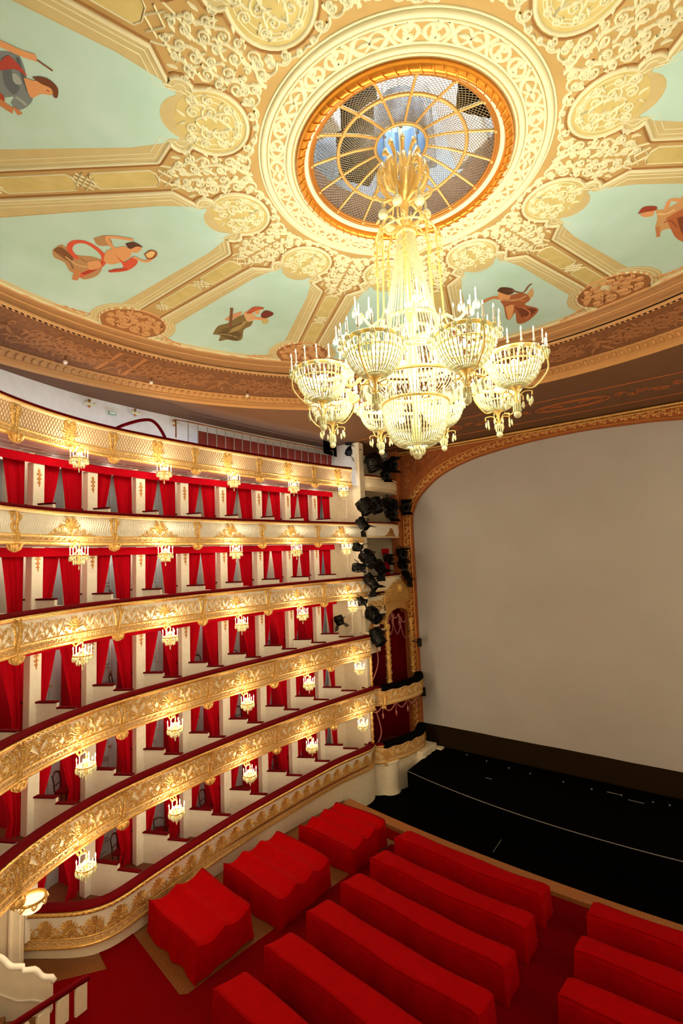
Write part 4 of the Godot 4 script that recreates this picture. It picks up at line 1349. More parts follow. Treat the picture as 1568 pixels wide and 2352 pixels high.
func balcony(k: int) -> void:
	var b := thing("balcony", BAL_LABEL[k], "balcony")
	var cv: Dictionary = rails[k]
	var y: float = RAIL_Y[k]
	var f := func(u: float, v: float, h: float) -> Vector3: return on_front(k, u, v, h)
	var s0 := 0.0
	var s1: float = cv.len
	# velvet handrail
	var ve := MB.new()
	sweep(ve, cv, [[-0.30, 0.16], [-0.30, 0.02], [-0.25, -0.03], [-0.02, -0.03], [0.05, 0.01], [0.06, 0.05], [0.02, 0.08]], y, s0, s1, 0.25)
	obj("velvet_handrail", ve, M.velvet, b)
	var inn := MB.new()
	sweep_hard(inn, cv, [[-0.28, 0.1], [-0.16, 0.8]], y, s0, s1)
	obj("inner_lining", inn, M.red, b)
	# upper moulding
	var um := MB.new()
	sweep(um, cv, [[0.02, 0.07], [0.08, 0.085], [0.10, 0.11], [0.08, 0.14]], y, s0, s1, 0.25)
	obj("upper_bead", um, M.gold, b)
	var um2 := MB.new()
	sweep(um2, cv, [[0.08, 0.14], [0.09, 0.165], [0.06, 0.19], [front_out(k, 0.2), 0.205]], y, s0, s1, 0.25)
	obj("upper_fillet", um2, M.gold_dark if k < 4 else M.cream_lo, b)
	var bt := MB.new()
	var nb := int((s1 - s0) / 0.16)
	for i in nb:
		var u := s0 + (i + 0.5) * (s1 - s0) / nb
		bt.leaf(Vector2(u - 0.05, 0.115), 0.0, 0.1, 0.05, 0.095 if k > 0 else 0.1, func(a: float, v: float, h: float) -> Vector3:
			var q := at_s(cv, a)
			var pp: Vector2 = q[0] + q[1] * (0.03 + h)
			return Vector3(pp.x, y - v, pp.y))
	tag(obj("bead_row", bt, M.gold, b), "", "", "", "stuff")
	# main panel of the front
	var pn := MB.new()
	var pp := []
	for i in 9:
		var v := 0.2 + 0.6 * i / 8.0
		pp.append([front_out(k, v), v])
	sweep(pn, cv, pp, y, s0, s1, 0.25)
	obj("front_panel", pn, [M.white, M.cream, M.cream, M.white, M.white, M.cream][k], b)
	# lower mouldings
	var lo := front_out(k, 0.8)
	var lm := MB.new()
	sweep(lm, cv, [[lo, 0.79], [lo + 0.05, 0.805], [lo + 0.06, 0.83], [lo + 0.03, 0.85]], y, s0, s1, 0.25)
	sweep(lm, cv, [[lo + 0.03, 0.99], [lo + 0.09, 1.0], [lo + 0.1, 1.04], [lo + 0.05, 1.09], [lo, 1.1]], y, s0, s1, 0.25)
	obj("lower_bead", lm, M.gold, b)
	var lb := MB.new()
	sweep(lb, cv, [[lo + 0.03, 0.85], [lo + 0.02, 0.92], [lo + 0.03, 0.99]], y, s0, s1, 0.25)
	obj("lower_band", lb, M.cream_lo, b)
	var fl := func(u: float, v: float, h: float) -> Vector3:
		var a := at_s(cv, u)
		var q: Vector2 = a[0] + a[1] * (lo + 0.025 + h)
		return Vector3(q.x, y - v, q.y)
	var lr := MB.new()
	var nl := int((s1 - s0) / (0.17 if k in [3, 5] else 0.2))
	for i in nl:
		var u := s0 + (i + 0.5) * (s1 - s0) / nl
		if k == 3 or k == 5:
			lr.strip(circle2(Vector2(u, 0.92), 0.055, 7), 0.025, 0.03, fl, true)
		else:
			lr.strip(PackedVector2Array([Vector2(u - 0.1, 0.88), Vector2(u + 0.1, 0.96)]), 0.02, 0.025, fl)
			lr.strip(PackedVector2Array([Vector2(u - 0.1, 0.96), Vector2(u + 0.1, 0.88)]), 0.02, 0.025, fl)
			lr.leaf(Vector2(u, 0.95), -PI / 2, 0.07, 0.04, 0.04, fl)
	tag(obj("lower_band_ornament", lr, M.gold, b), "", "", "", "stuff")
	# soffit and floor slab of the box tier behind
	if k > 0:
		var so := MB.new()
		sweep_hard(so, cv, [[lo, 1.1], [-0.5, 1.1], [-0.55, 1.08], [-4.2, 1.08]], y, s0, s1)
		obj("soffit", so, M.mauve if k >= 4 else M.cream_lo, b)
		if k >= 4:
			var sl := MB.new()
			var fs := func(u: float, v: float, h: float) -> Vector3:
				var a := at_s(cv, u)
				var q: Vector2 = a[0] - a[1] * v
				return Vector3(q.x, y - 1.08 - h, q.y)
			for v in [0.58, 0.95, 1.3, 1.65]: sl.strip(refine_open(PackedVector2Array([Vector2(s0, v), Vector2(s1, v)]), 0.6), 0.035, 0.012, fs)
			for i in int((s1 - s0) / 0.9):
				var u := s0 + 0.9 * i
				sl.strip(PackedVector2Array([Vector2(u, 0.1), Vector2(u + 0.1, 0.58)]), 0.035, 0.012, fs)
				sl.strip(PackedVector2Array([Vector2(u + 0.45, 0.58), Vector2(u + 0.5, 0.95)]), 0.035, 0.012, fs)
				sl.strip(PackedVector2Array([Vector2(u, 0.95), Vector2(u + 0.1, 1.3)]), 0.035, 0.012, fs)
			obj("soffit_ribs", sl, M.white, b)
	var fo := MB.new()
	if k == 0:
		sweep_hard(fo, wall, [[2.0, 0.8], [-2.0, 0.8]], y, s_at_z(wall, 0.6), s_at_z(wall, -13.2))
		fo.poly(PackedVector2Array([Vector2(-12.2, 1.5), Vector2(-11.3, 0.75), Vector2(-11.0, 0.2), Vector2(-11.0, -1.0), Vector2(-13.2, -1.0), Vector2(-13.2, 1.8)]), func(u: float, v: float, h: float) -> Vector3: return Vector3(u, y - 0.82 + h, v))
		var bw := MB.new()
		sweep_hard(bw, cv, [[-0.05, 1.05], [-0.05, 3.2]], y, s0, s1, 0.25)
		obj("base_wall", bw, M.plaster, b)
	else:
		sweep_hard(fo, cv, [[-0.12, 0.8], [-4.2, 0.8], [-4.2, 1.04], [-0.12, 1.04]], y, s0, s1)
	obj("box_floor", fo, M.box_wood, b)
	if k == 5:
		return lattice(b, f, s0, s1)
	# partitions between the boxes
	for i in range(2, 12):
		var pa := at_s(wall, pil_s[i] - 0.185)
		var a0: Vector2 = pa[0]
		var sr := s_at_z(cv, a0.y - (0.85 if k < 3 else 0.5))
		if i < 5 and k == 0: continue
		var ra := at_s(cv, sr)
		var b0: Vector2 = ra[0] - ra[1] * 0.27
		var dirv := b0 - a0
		var ln := dirv.length()
		var tf := Transform3D(Basis(Vector3(dirv.x, 0, dirv.y) / ln, Vector3.UP, Vector3(dirv.x, 0, dirv.y).cross(Vector3.UP) / ln), Vector3(a0.x, y, a0.y))
		var pt := part("partition", b)
		pt.transform = tf
		var wb := MB.new()
		var split := ln * (0.62 if k < 3 else 0.8)
		wb.box(Transform3D(Basis.IDENTITY, Vector3(split / 2, -0.3, 0)), Vector3(split, 1.0, 0.1))
		wb.box(Transform3D(Basis.IDENTITY, Vector3((split + ln) / 2, -0.38, 0)), Vector3(ln - split, 0.84, 0.1))
		obj("partition_wall", wb, M.white, pt)
		var cp := MB.new()
		cp.box(Transform3D(Basis.IDENTITY, Vector3(split / 2 - 0.12, 0.225, 0)), Vector3(split + 0.24, 0.055, 0.18), 0.02)
		if k < 3: cp.box(Transform3D(Basis.IDENTITY, Vector3((split + ln) / 2, 0.06, 0)), Vector3(ln - split + 0.05, 0.05, 0.16), 0.02)
		obj("partition_cap", cp, M.velvet, pt)
	ornaments(k, b, f, s0, s1)

func lattice(b: Node, f: Callable, s0: float, s1: float) -> void:
	var l := MB.new()
	var step := 0.105
	var n := int((s1 - s0) / step)
	for i in n:
		var u := s0 + i * step
		for s in [-1.0, 1.0]:
			var p := PackedVector2Array()
			for j in 4: p.append(Vector2(u + s * (0.3 * (j / 3.0 - 0.5)), 0.21 + 0.58 * j / 3.0))
			l.strip(p, 0.015, 0.016, f)
	tag(obj("lattice", l, M.gold_dark, b), "", "", "", "stuff")
	ornaments(5, b, f, s0, s1)

func ornaments(k: int, b: Node, f: Callable, s0: float, s1: float) -> void:
	var cv: Dictionary = rails[k]
	var marks := []
	for z in LAMP_Z: marks.append([s_at_z(cv, z), 0])
	for z in CONS_Z: marks.append([s_at_z(cv, z), 1])
	marks.append([s_at_z(cv, 4.5), 0]); marks.append([s_at_z(cv, 5.7), 1])
	marks.sort_custom(func(a, c): return a[0] < c[0])
	if k == 4:
		var fl := MB.new()
		var n := int((s1 - s0) / 0.085)
		for i in n:
			var u := s0 + (i + 0.5) * 0.085
			var p := PackedVector2Array()
			for j in 6: p.append(Vector2(u + 0.03 * sin(j / 5.0 * TAU), 0.21 + 0.58 * j / 5.0))
			fl.strip(p, 0.05, 0.035, f)
		tag(obj("flutes", fl, M.white, b), "", "", "", "stuff")
	if k == 0:
		# palmettes side by side
		var n0 := int((s1 - s0) / 0.66)
		for i in n0:
			var u := s0 + (i + 0.5) * (s1 - s0) / n0
			var pm := MB.new()
			cartouche(pm, f, u, 0.26, 0.8, 0.33, 0.032, 0.045)
			for s in [-1.0, 1.0]:
				for j in 3:
					pm.strip(bezier(Vector2(u + s * (0.03 + 0.06 * j), 0.8), Vector2(u + s * (0.03 + 0.06 * j), 0.68), Vector2(u + s * (0.06 + 0.06 * j), 0.6), Vector2(u + s * (0.03 + 0.07 * j), 0.52), 5), 0.026, 0.035, f)
			obj("gilded_palmette", pm, M.gold, b)
		var nr := int((s1 - s0) / 1.6)
		for i in nr:
			var ua := s0 + i * (s1 - s0) / nr
			var ub := s0 + (i + 1) * (s1 - s0) / nr
			var rm := MB.new()
			rinceau(rm, f, ua, ub, 0.64, 0.13, 7, 0.028, 0.03)
			obj("gilded_scrollwork", rm, M.gold, b)
		return
	for m in marks:
		var u: float = m[0]
		if u < s0 + 0.3 or u > s1 - 0.2: continue
		var mb := MB.new()
		if m[1] == 1:
			console_scroll(mb, f, u, 0.12 if k != 5 else 0.2, 0.98, 0.14)
			obj("gilded_console", mb, M.gold, b)
			var bs := MB.new()
			var a := at_s(cv, u)
			var q: Vector2 = a[0] + a[1] * 0.06
			bs.lathe(PackedVector2Array([Vector2(0.0, -0.2), Vector2(0.05, -0.19), Vector2(0.06, -0.15), Vector2(0.13, -0.11), Vector2(0.17, -0.04), Vector2(0.15, 0.02), Vector2(0.1, 0.06)]), 12, Transform3D(Basis.IDENTITY, Vector3(q.x, RAIL_Y[k] - 1.1, q.y)))
			for j in 8:
				var aa := TAU * j / 8.0
				bs.tube(PackedVector3Array([Vector3(q.x + cos(aa) * 0.18, RAIL_Y[k] - 1.08, q.y + sin(aa) * 0.18), Vector3(q.x + cos(aa) * 0.14, RAIL_Y[k] - 1.2, q.y + sin(aa) * 0.14), Vector3(q.x + cos(aa) * 0.05, RAIL_Y[k] - 1.28, q.y + sin(aa) * 0.05)]), [0.03, 0.035, 0.015], 5)
			obj("pendant_boss", bs, M.gold, b)
		else:
			match k:
				5: console_scroll(mb, f, u, 0.18, 1.0, 0.2); cartouche(mb, f, u, 0.3, 0.95, 0.35, 0.04, 0.04)
				4: cartouche(mb, f, u, 0.22, 0.86, 0.85, 0.05, 0.05)
				3: cartouche(mb, f, u, 0.24, 0.96, 0.4, 0.04, 0.04)
				_: cartouche(mb, f, u, 0.22, 0.98, 0.5, 0.045, 0.045)
			obj("gilded_cartouche", mb, M.gold, b)
	if k in [1, 2, 3]:
		for i in marks.size() - 1:
			var u0: float = marks[i][0]; var u1: float = marks[i + 1][0]
			if u0 < s0: continue
			var e0 := 0.2 if marks[i][1] == 1 else 0.3
			var e1 := 0.2 if marks[i + 1][1] == 1 else 0.3
			var mb := MB.new()
			if k == 3:
				rinceau(mb, f, u0 + e0, u1 - e1, 0.54, 0.24, 7, 0.018, 0.025, true)
			else:
				rinceau(mb, f, u0 + e0 * 0.6, u1 - e1 * 0.6, 0.5, 0.28, 5, 0.036, 0.04, true)
				rinceau(mb, f, u0 + e0, u1 - e1, 0.34, 0.12, 7, 0.024, 0.03)
				rinceau(mb, f, u0 + e0, u1 - e1, 0.68, 0.12, 7, 0.024, 0.03)
			obj("gilded_scrollwork", mb, M.gold, b)
		var last: float = marks[marks.size() - 1][0]
		if s1 - last > 0.6:
			var me := MB.new()
			rinceau(me, f, last + 0.3, s1 - 0.1, 0.5, 0.27, 3, 0.034, 0.04, k < 3)
			obj("gilded_scrollwork", me, M.gold, b)

# ---------------------------------------------------------------- boxes beside the stage
func build_stage_boxes() -> void:
	var w := thing("wall_stage_boxes", "cream and gold wall that holds the boxes beside the stage", "wall", Vector3.ZERO, "", "structure")
	var bk := MB.new()
	bk.box(Transform3D(Basis.IDENTITY, Vector3(-13.1, 8.2, -16.3)), Vector3(0.2, 18.8, 5.4))
	bk.box(Transform3D(Basis.IDENTITY, Vector3(-11.9, 8.2, -13.95)), Vector3(2.4, 18.8, 0.22))
	bk.box(Transform3D(Basis.IDENTITY, Vector3(-11.9, 13.4, -17.93)), Vector3(2.3, 8.4, 0.08))
	obj("recess_wall", bk, M.plaster, w)
	# piers either side of the boxes
	var pr := MB.new()
	pr.box(Transform3D(Basis.IDENTITY, Vector3(-10.85, 13.2, -13.95)), Vector3(0.5, 8.4, 0.5), 0.03)
	pr.box(Transform3D(Basis.IDENTITY, Vector3(-10.85, 4.0, -13.9)), Vector3(0.4, 10.0, 0.4), 0.03)
	obj("pier", pr, M.plaster, w)
	var p2 := MB.new()
	p2.box(Transform3D(Basis.IDENTITY, Vector3(-10.75, 13.5, -17.85)), Vector3(0.6, 8.4, 0.5), 0.03)
	obj("pier", p2, M.portal, w)
	var curve0 := PackedVector2Array([Vector2(-11.0, -13.7), Vector2(-10.45, -13.85), Vector2(-10.05, -14.25), Vector2(-9.75, -14.9), Vector2(-9.45, -15.9), Vector2(-9.35, -17.1), Vector2(-9.8, -18.0)])
	var up := PackedVector2Array([Vector2(-10.75, -14.1), Vector2(-10.5, -14.6), Vector2(-10.38, -15.3), Vector2(-10.35, -16.2), Vector2(-10.42, -17.0), Vector2(-10.6, -17.6)])
	var c0 := make_curve(curve0, 0.0)
	var cu := make_curve(up, 0.0)
	# fronts of the five levels
	var boxes := []
	var lv := [[0, 1.25, c0, M.gold, "bow-fronted gilded box at stage level over a white plinth"], [1, 4.15, c0, M.gold, "bow-fronted gilded box above the stage-level box"], [3, 9.95, cu, M.cream, "plain cream box front above the gilded canopy"], [4, 12.95, cu, M.white, "white fluted box front beside the stage"], [5, 15.6, cu, M.cream, "lattice box front at the top beside the stage"]]
	for d in lv:
		var k: int = d[0]
		var y: float = d[1]
		var cv: Dictionary = d[2]
		var b := thing("stage_box", d[4], "box front", Vector3.ZERO)
		boxes.append(b)
		var hgt := 0.95 if k < 2 else 0.85
		var f := func(u: float, v: float, h: float) -> Vector3:
			var a := at_s(cv, u)
			var q: Vector2 = a[0] + a[1] * (0.02 + 0.05 * sin(clampf((v - 0.15) / (hgt - 0.3), 0, 1) * PI) + h)
			return Vector3(q.x, y - v, q.y)
		var pn := MB.new()
		var prof := []
		for i in 7:
			var v := 0.12 + (hgt - 0.12) * i / 6.0
			prof.append([0.02 + 0.05 * sin(clampf((v - 0.15) / (hgt - 0.3), 0, 1) * PI), v])
		sweep(pn, cv, prof, y, 0.0, cv.len, 0.2)
		sweep_hard(pn, cv, [[0.02, hgt], [-1.6, hgt]], y, 0.0, cv.len, 0.2)
		obj("front_panel", pn, M.cream_lo if k < 2 else d[3], b)
		var ml := MB.new()
		sweep(ml, cv, [[0.0, 0.03], [0.09, 0.05], [0.1, 0.1], [0.03, 0.14]], y, 0.0, cv.len, 0.2)
		sweep(ml, cv, [[0.02, hgt - 0.1], [0.08, hgt - 0.08], [0.08, hgt - 0.02], [0.0, hgt]], y, 0.0, cv.len, 0.2)
		obj("moulding", ml, M.gold if k < 2 else M.cream_lo, b)
		var hr := MB.new()
		sweep(hr, cv, [[-0.26, 0.1], [-0.26, 0.0], [-0.2, -0.04], [0.0, -0.04], [0.05, 0.0], [0.03, 0.05]], y, 0.0, cv.len, 0.2)
		obj("velvet_handrail", hr, M.velvet, b)
		var fl := MB.new()
		sweep_hard(fl, cv, [[-0.05, 0.75], [-2.2, 0.75]], y, 0.0, cv.len, 0.3)
		obj("box_floor", fl, M.box_wood, b)
		var om := MB.new()
		if k < 2:
			rinceau(om, f, 0.15, cv.len - 0.15, hgt * 0.5, 0.27, 9, 0.04, 0.045, true)
			rinceau(om, f, 0.15, cv.len - 0.15, hgt * 0.32, 0.1, 14, 0.025, 0.03)
			rinceau(om, f, 0.15, cv.len - 0.15, hgt * 0.7, 0.1, 14, 0.025, 0.03)
			obj("gilded_scrollwork", om, M.gold, b)
			var cs := MB.new()
			console_scroll(cs, f, 1.15, 0.3, hgt + 0.15, 0.14)
			obj("gilded_console", cs, M.gold, b)
			# black cloth laid over the rail
			var bc := MB.new()
			var rows := []
			for pq in [[-0.5, 0.35], [-0.34, 0.02], [-0.26, -0.06], [0.0, -0.07], [0.12, -0.03], [0.14, 0.1], [0.12, 0.16]]:
				var row := PackedVector3Array()
				for i in 25:
					var u := lerpf(1.0, cv.len - 0.05, i / 24.0)
					var a := at_s(cv, u)
					var q: Vector2 = a[0] + a[1] * (pq[0] + 0.015 * sin(i * 1.9))
					row.append(Vector3(q.x, y - pq[1] - (0.03 * sin(i * 1.3) if pq[1] > 0.05 else 0.0), q.y))
				rows.append(row)
			bc.grid(rows)
			tag(obj("dust_cloth", bc, M.black_cloth), "black cloth laid over the handrail of the " + ("stage-level box" if k == 0 else "box above the stage-level box"), "cloth")
		elif k == 4:
			for i in int(cv.len / 0.085): om.strip(PackedVector2Array([Vector2(i * 0.085 + 0.04, 0.16), Vector2(i * 0.085 + 0.04, hgt - 0.12)]), 0.05, 0.03, f)
			obj("flutes", om, M.white, b)
			var og := MB.new()
			cartouche(og, f, cv.len * 0.62, 0.3, hgt - 0.05, 0.6, 0.045, 0.045)
			obj("gilded_cartouche", og, M.gold_dark, b)
		elif k == 5:
			for i in int(cv.len / 0.13):
				for s in [-1.0, 1.0]: om.strip(PackedVector2Array([Vector2(i * 0.13 + 0.1 - s * 0.12, 0.16), Vector2(i * 0.13 + 0.1 + s * 0.12, hgt - 0.14)]), 0.02, 0.02, f)
			obj("lattice", om, M.gold_dark, b)
		if k == 0:
			var bs := MB.new()
			sweep_hard(bs, cv, [[-0.05, 0.95], [-0.05, 3.0]], y, 0.0, cv.len, 0.15)
			bs.lathe(PackedVector2Array([Vector2(0.0, 0.34), Vector2(0.6, 0.34), Vector2(0.62, 0.28), Vector2(0.57, 0.2), Vector2(0.56, -1.1), Vector2(0.62, -1.2), Vector2(0.62, -1.4)]), 24, Transform3D(Basis.IDENTITY, Vector3(-10.25, 0, -14.75)))
			bs.box(Transform3D(Basis.IDENTITY, Vector3(-9.3, -0.5, -17.1)), Vector3(0.7, 1.66, 1.7), 0.03)
			for i in 3: bs.box(Transform3D(Basis.IDENTITY, Vector3(-8.98, -0.5, -16.5 - 0.55 * i)), Vector3(0.12, 1.66, 0.3), 0.03)
			bs.box(Transform3D(Basis.IDENTITY, Vector3(-8.85, -0.6, -18.0)), Vector3(0.5, 1.4, 0.4), 0.03)
			obj("plinth", bs, M.plaster, b)
	# dark red draped niche of the two lower boxes
	for d in [[2.55, 0.35, 3.2, "stage-level box"], [6.3, 3.4, 7.95, "box above the stage-level box"]]:
		var dr: Node3D = part("drapery", boxes[0 if d[1] < 1.0 else 1])
		var g := MB.new()
		var rows := []
		for j in 2:
			var row := PackedVector3Array()
			for i in 41:
				var t := i / 40.0
				var a := PI * t
				row.append(Vector3(-10.7 - sin(a) * 1.0 + 0.05 * sin(i * 2.1), d[1] if j == 0 else d[2], -16.0 + cos(a) * 2.0))
			rows.append(row)
		g.grid(rows)
		obj("drape", g, M.velvet, dr)
		var sw := MB.new()
		var hang := func(t: float) -> Vector3:    # where the swags are pinned, along the front of the niche
			if d[1] < 1.0:
				var q := at_s(c0, lerpf(0.25, c0.len - 0.25, t))
				var w2: Vector2 = q[0] - q[1] * 0.22
				return Vector3(w2.x, 3.16, w2.y)
			return Vector3(-10.55 - 0.25 * sin(t * PI), 7.2 + 0.55 * sin(t * PI), lerpf(-15.45, -18.05, t))
		var ns := 5 if d[1] < 1.0 else 4
		for i in ns:
			for lay in (1 if d[1] < 1.0 else 2):
				var p := PackedVector3Array()
				for j in 11:
					var t := j / 10.0
					var h: Vector3 = hang.call((i + t) / ns) if lay == 0 else hang.call(clampf((i * 1.6 + t * 2.2) / ns / 1.6, 0, 1))
					p.append(h + Vector3(0, -sin(t * PI) * (0.34 if lay == 0 else 1.15) - 0.1 * lay, 0))
				sw.tube(p, 0.035 if lay == 0 else 0.028, 5)
			var q: Vector3 = hang.call(float(i) / ns)
			sw.tube(PackedVector3Array([q, q + Vector3(0, -0.42, 0), q + Vector3(0, -0.48, 0), q + Vector3(0, -0.7, 0)]), [0.015, 0.015, 0.06, 0.02], 6)
		# the drawn edge of the drape
		sw.tube(smooth3([Vector3(-10.6, d[2] - 0.3, -14.3), Vector3(-10.5, lerpf(d[1], d[2], 0.45), -14.6), Vector3(-10.7, lerpf(d[1], d[2], 0.2), -14.15)]), 0.035, 5)
		obj("fringe", sw, M.fringe, dr)
		var sh := MB.new()
		sweep_hard(sh, c0, [[-0.2, d[1] * 0.0], [-2.0, 0.0]], d[1] + 0.1, 0.0, c0.len, 0.3)
		obj("inner_floor", sh, M.velvet, dr)
	# gilded canopy: arch on two columns, entablature, crest
	var cn := part("gilded_canopy", boxes[1])
	var fx := func(u: float, v: float, h: float) -> Vector3: return Vector3(-10.36 + h, v, u)
	var ab := MB.new()
	var inner := PackedVector2Array(); var outer := PackedVector2Array()
	for i in 25:
		var a := PI * i / 24.0
		inner.append(Vector2(-16.75 + cos(a) * 1.4, 7.25 + sin(a) * 0.8))
	var rr := [PackedVector3Array(), PackedVector3Array()]
	for q in inner:
		rr[0].append(fx.call(q.x, q.y, 0.0)); rr[1].append(fx.call(q.x, 8.35, 0.0))
	ab.grid(rr)
	var rs := [PackedVector3Array(), PackedVector3Array()]
	for q in inner:
		rs[0].append(fx.call(q.x, q.y, 0.0)); rs[1].append(fx.call(q.x, q.y, -0.5))
	ab.grid(rs)
	obj("arch", ab, M.gold, cn)
	var en := MB.new()
	en.box(Transform3D(Basis.IDENTITY, Vector3(-10.42, 8.62, -16.75)), Vector3(0.24, 0.5, 3.0), 0.03)
	en.box(Transform3D(Basis.IDENTITY, Vector3(-10.4, 8.95, -16.75)), Vector3(0.36, 0.1, 3.1), 0.02)
	en.box(Transform3D(Basis.IDENTITY, Vector3(-10.4, 8.36, -16.75)), Vector3(0.32, 0.07, 3.05), 0.02)
	obj("entablature", en, M.gold, cn)
	var eo := MB.new()
	rinceau(eo, fx, -18.1, -15.4, 8.62, 0.17, 9, 0.035, 0.14, true)
	eo.strip(inner, 0.12, 0.08, fx)
	obj("entablature_scrolls", eo, M.gold, cn)
	var cr := MB.new()
	for i in 7:
		var p := PackedVector2Array()
		for j in 13:
			var a := PI * j / 12.0
			p.append(Vector2(-16.75 + cos(a) * (0.2 + 0.13 * i) * (1.0 if i < 4 else 1.25), 8.75 + sin(a) * (0.3 + 0.1 * i) - absf(cos(a)) * 0.1))
		cr.strip(p, 0.09, 0.2 - 0.015 * i, fx)
	cr.ball(Vector3(-10.25, 9.15, -16.75), 0.24, 10, 7, 1.5)
	for s in [-1.0, 1.0]:
		cr.strip(bezier(Vector2(-16.75 + s * 0.35, 9.5), Vector2(-16.75 + s * 0.9, 9.5), Vector2(-16.75 + s * 0.9, 9.05), Vector2(-16.75 + s * 1.45, 9.0), 9), 0.14, 0.12, fx)
		cr.strip(spiral(Vector2(-16.75 + s * 0.5, 9.35), 0.2, 0.0, s * 1.4, 12), 0.06, 0.14, fx)
	obj("crest", cr, M.gold, cn)
	for d in [[-18.05, 7.3], [-15.35, 7.3]]:
		var co := MB.new()
		co.lathe(PackedVector2Array([Vector2(0.16, 4.1), Vector2(0.17, 4.2), Vector2(0.12, 4.3), Vector2(0.14, 4.7), Vector2(0.12, 5.4), Vector2(0.15, 5.5), Vector2(0.12, 5.6), Vector2(0.13, 6.3), Vector2(0.11, 6.9), Vector2(0.17, 7.05), Vector2(0.19, 7.2), Vector2(0.14, 7.3)]), 12, Transform3D(Basis.IDENTITY, Vector3(-10.3, 0, d[0])))
		for i in 9:
			var y := 4.4 + i * 0.3
			var p := PackedVector3Array()
			for j in 7:
				var a := TAU * j / 7.0 * 0.9 + i
				p.append(Vector3(-10.3 + cos(a) * 0.15, y + 0.12 * sin(j * 1.8), d[0] + sin(a) * 0.15))
			co.tube(p, 0.035, 5)
		obj("column", co, M.gold, cn)
	# cream entablature and panelled wall beside the canopy
	var cw := MB.new()
	cw.box(Transform3D(Basis.IDENTITY, Vector3(-10.6, 8.4, -14.5)), Vector3(0.4, 0.85, 1.7), 0.03)
	for y in [8.85, 7.95, 7.0, 6.4]: cw.box(Transform3D(Basis.IDENTITY, Vector3(-10.55, y, -14.5)), Vector3(0.5, 0.09, 1.75), 0.02)
	cw.box(Transform3D(Basis.IDENTITY, Vector3(-10.85, 6.9, -14.5)), Vector3(0.3, 2.2, 1.5), 0.03)
	obj("cream_entablature", cw, M.cream, w)
	var co2 := MB.new()
	var fy := func(u: float, v: float, h: float) -> Vector3: return Vector3(-10.4 + h, v, u)
	rinceau(co2, fy, -15.25, -13.75, 8.4, 0.26, 5, 0.04, 0.05, true)
	var fy2 := func(u: float, v: float, h: float) -> Vector3: return Vector3(-10.7 + h, v, u)
	cartouche(co2, fy2, -14.4, 7.5, 6.6, 0.4, 0.04, 0.04)
	obj("gilded_scrollwork", co2, M.gold, w)
	# slim gilded columns where the balconies end
	for d in [[-10.25, -13.5, 4.35, 5.9], [-10.3, -13.45, 1.5, 3.1]]:
		var sc := MB.new()
		var p := PackedVector3Array(); var r := []
		for i in 15:
			p.append(Vector3(d[0], lerpf(d[2], d[3], i / 14.0), d[1])); r.append(0.07 + 0.025 * sin(i * 2.4))
		sc.tube(p, r, 8)
		obj("slim_column", sc, M.gold, w)

# ---------------------------------------------------------------- floor, pit, stage
func floor_y(z: float) -> float:
	return 0.045 * z

func bow(x: float) -> float:
	return -0.0085 * x * x

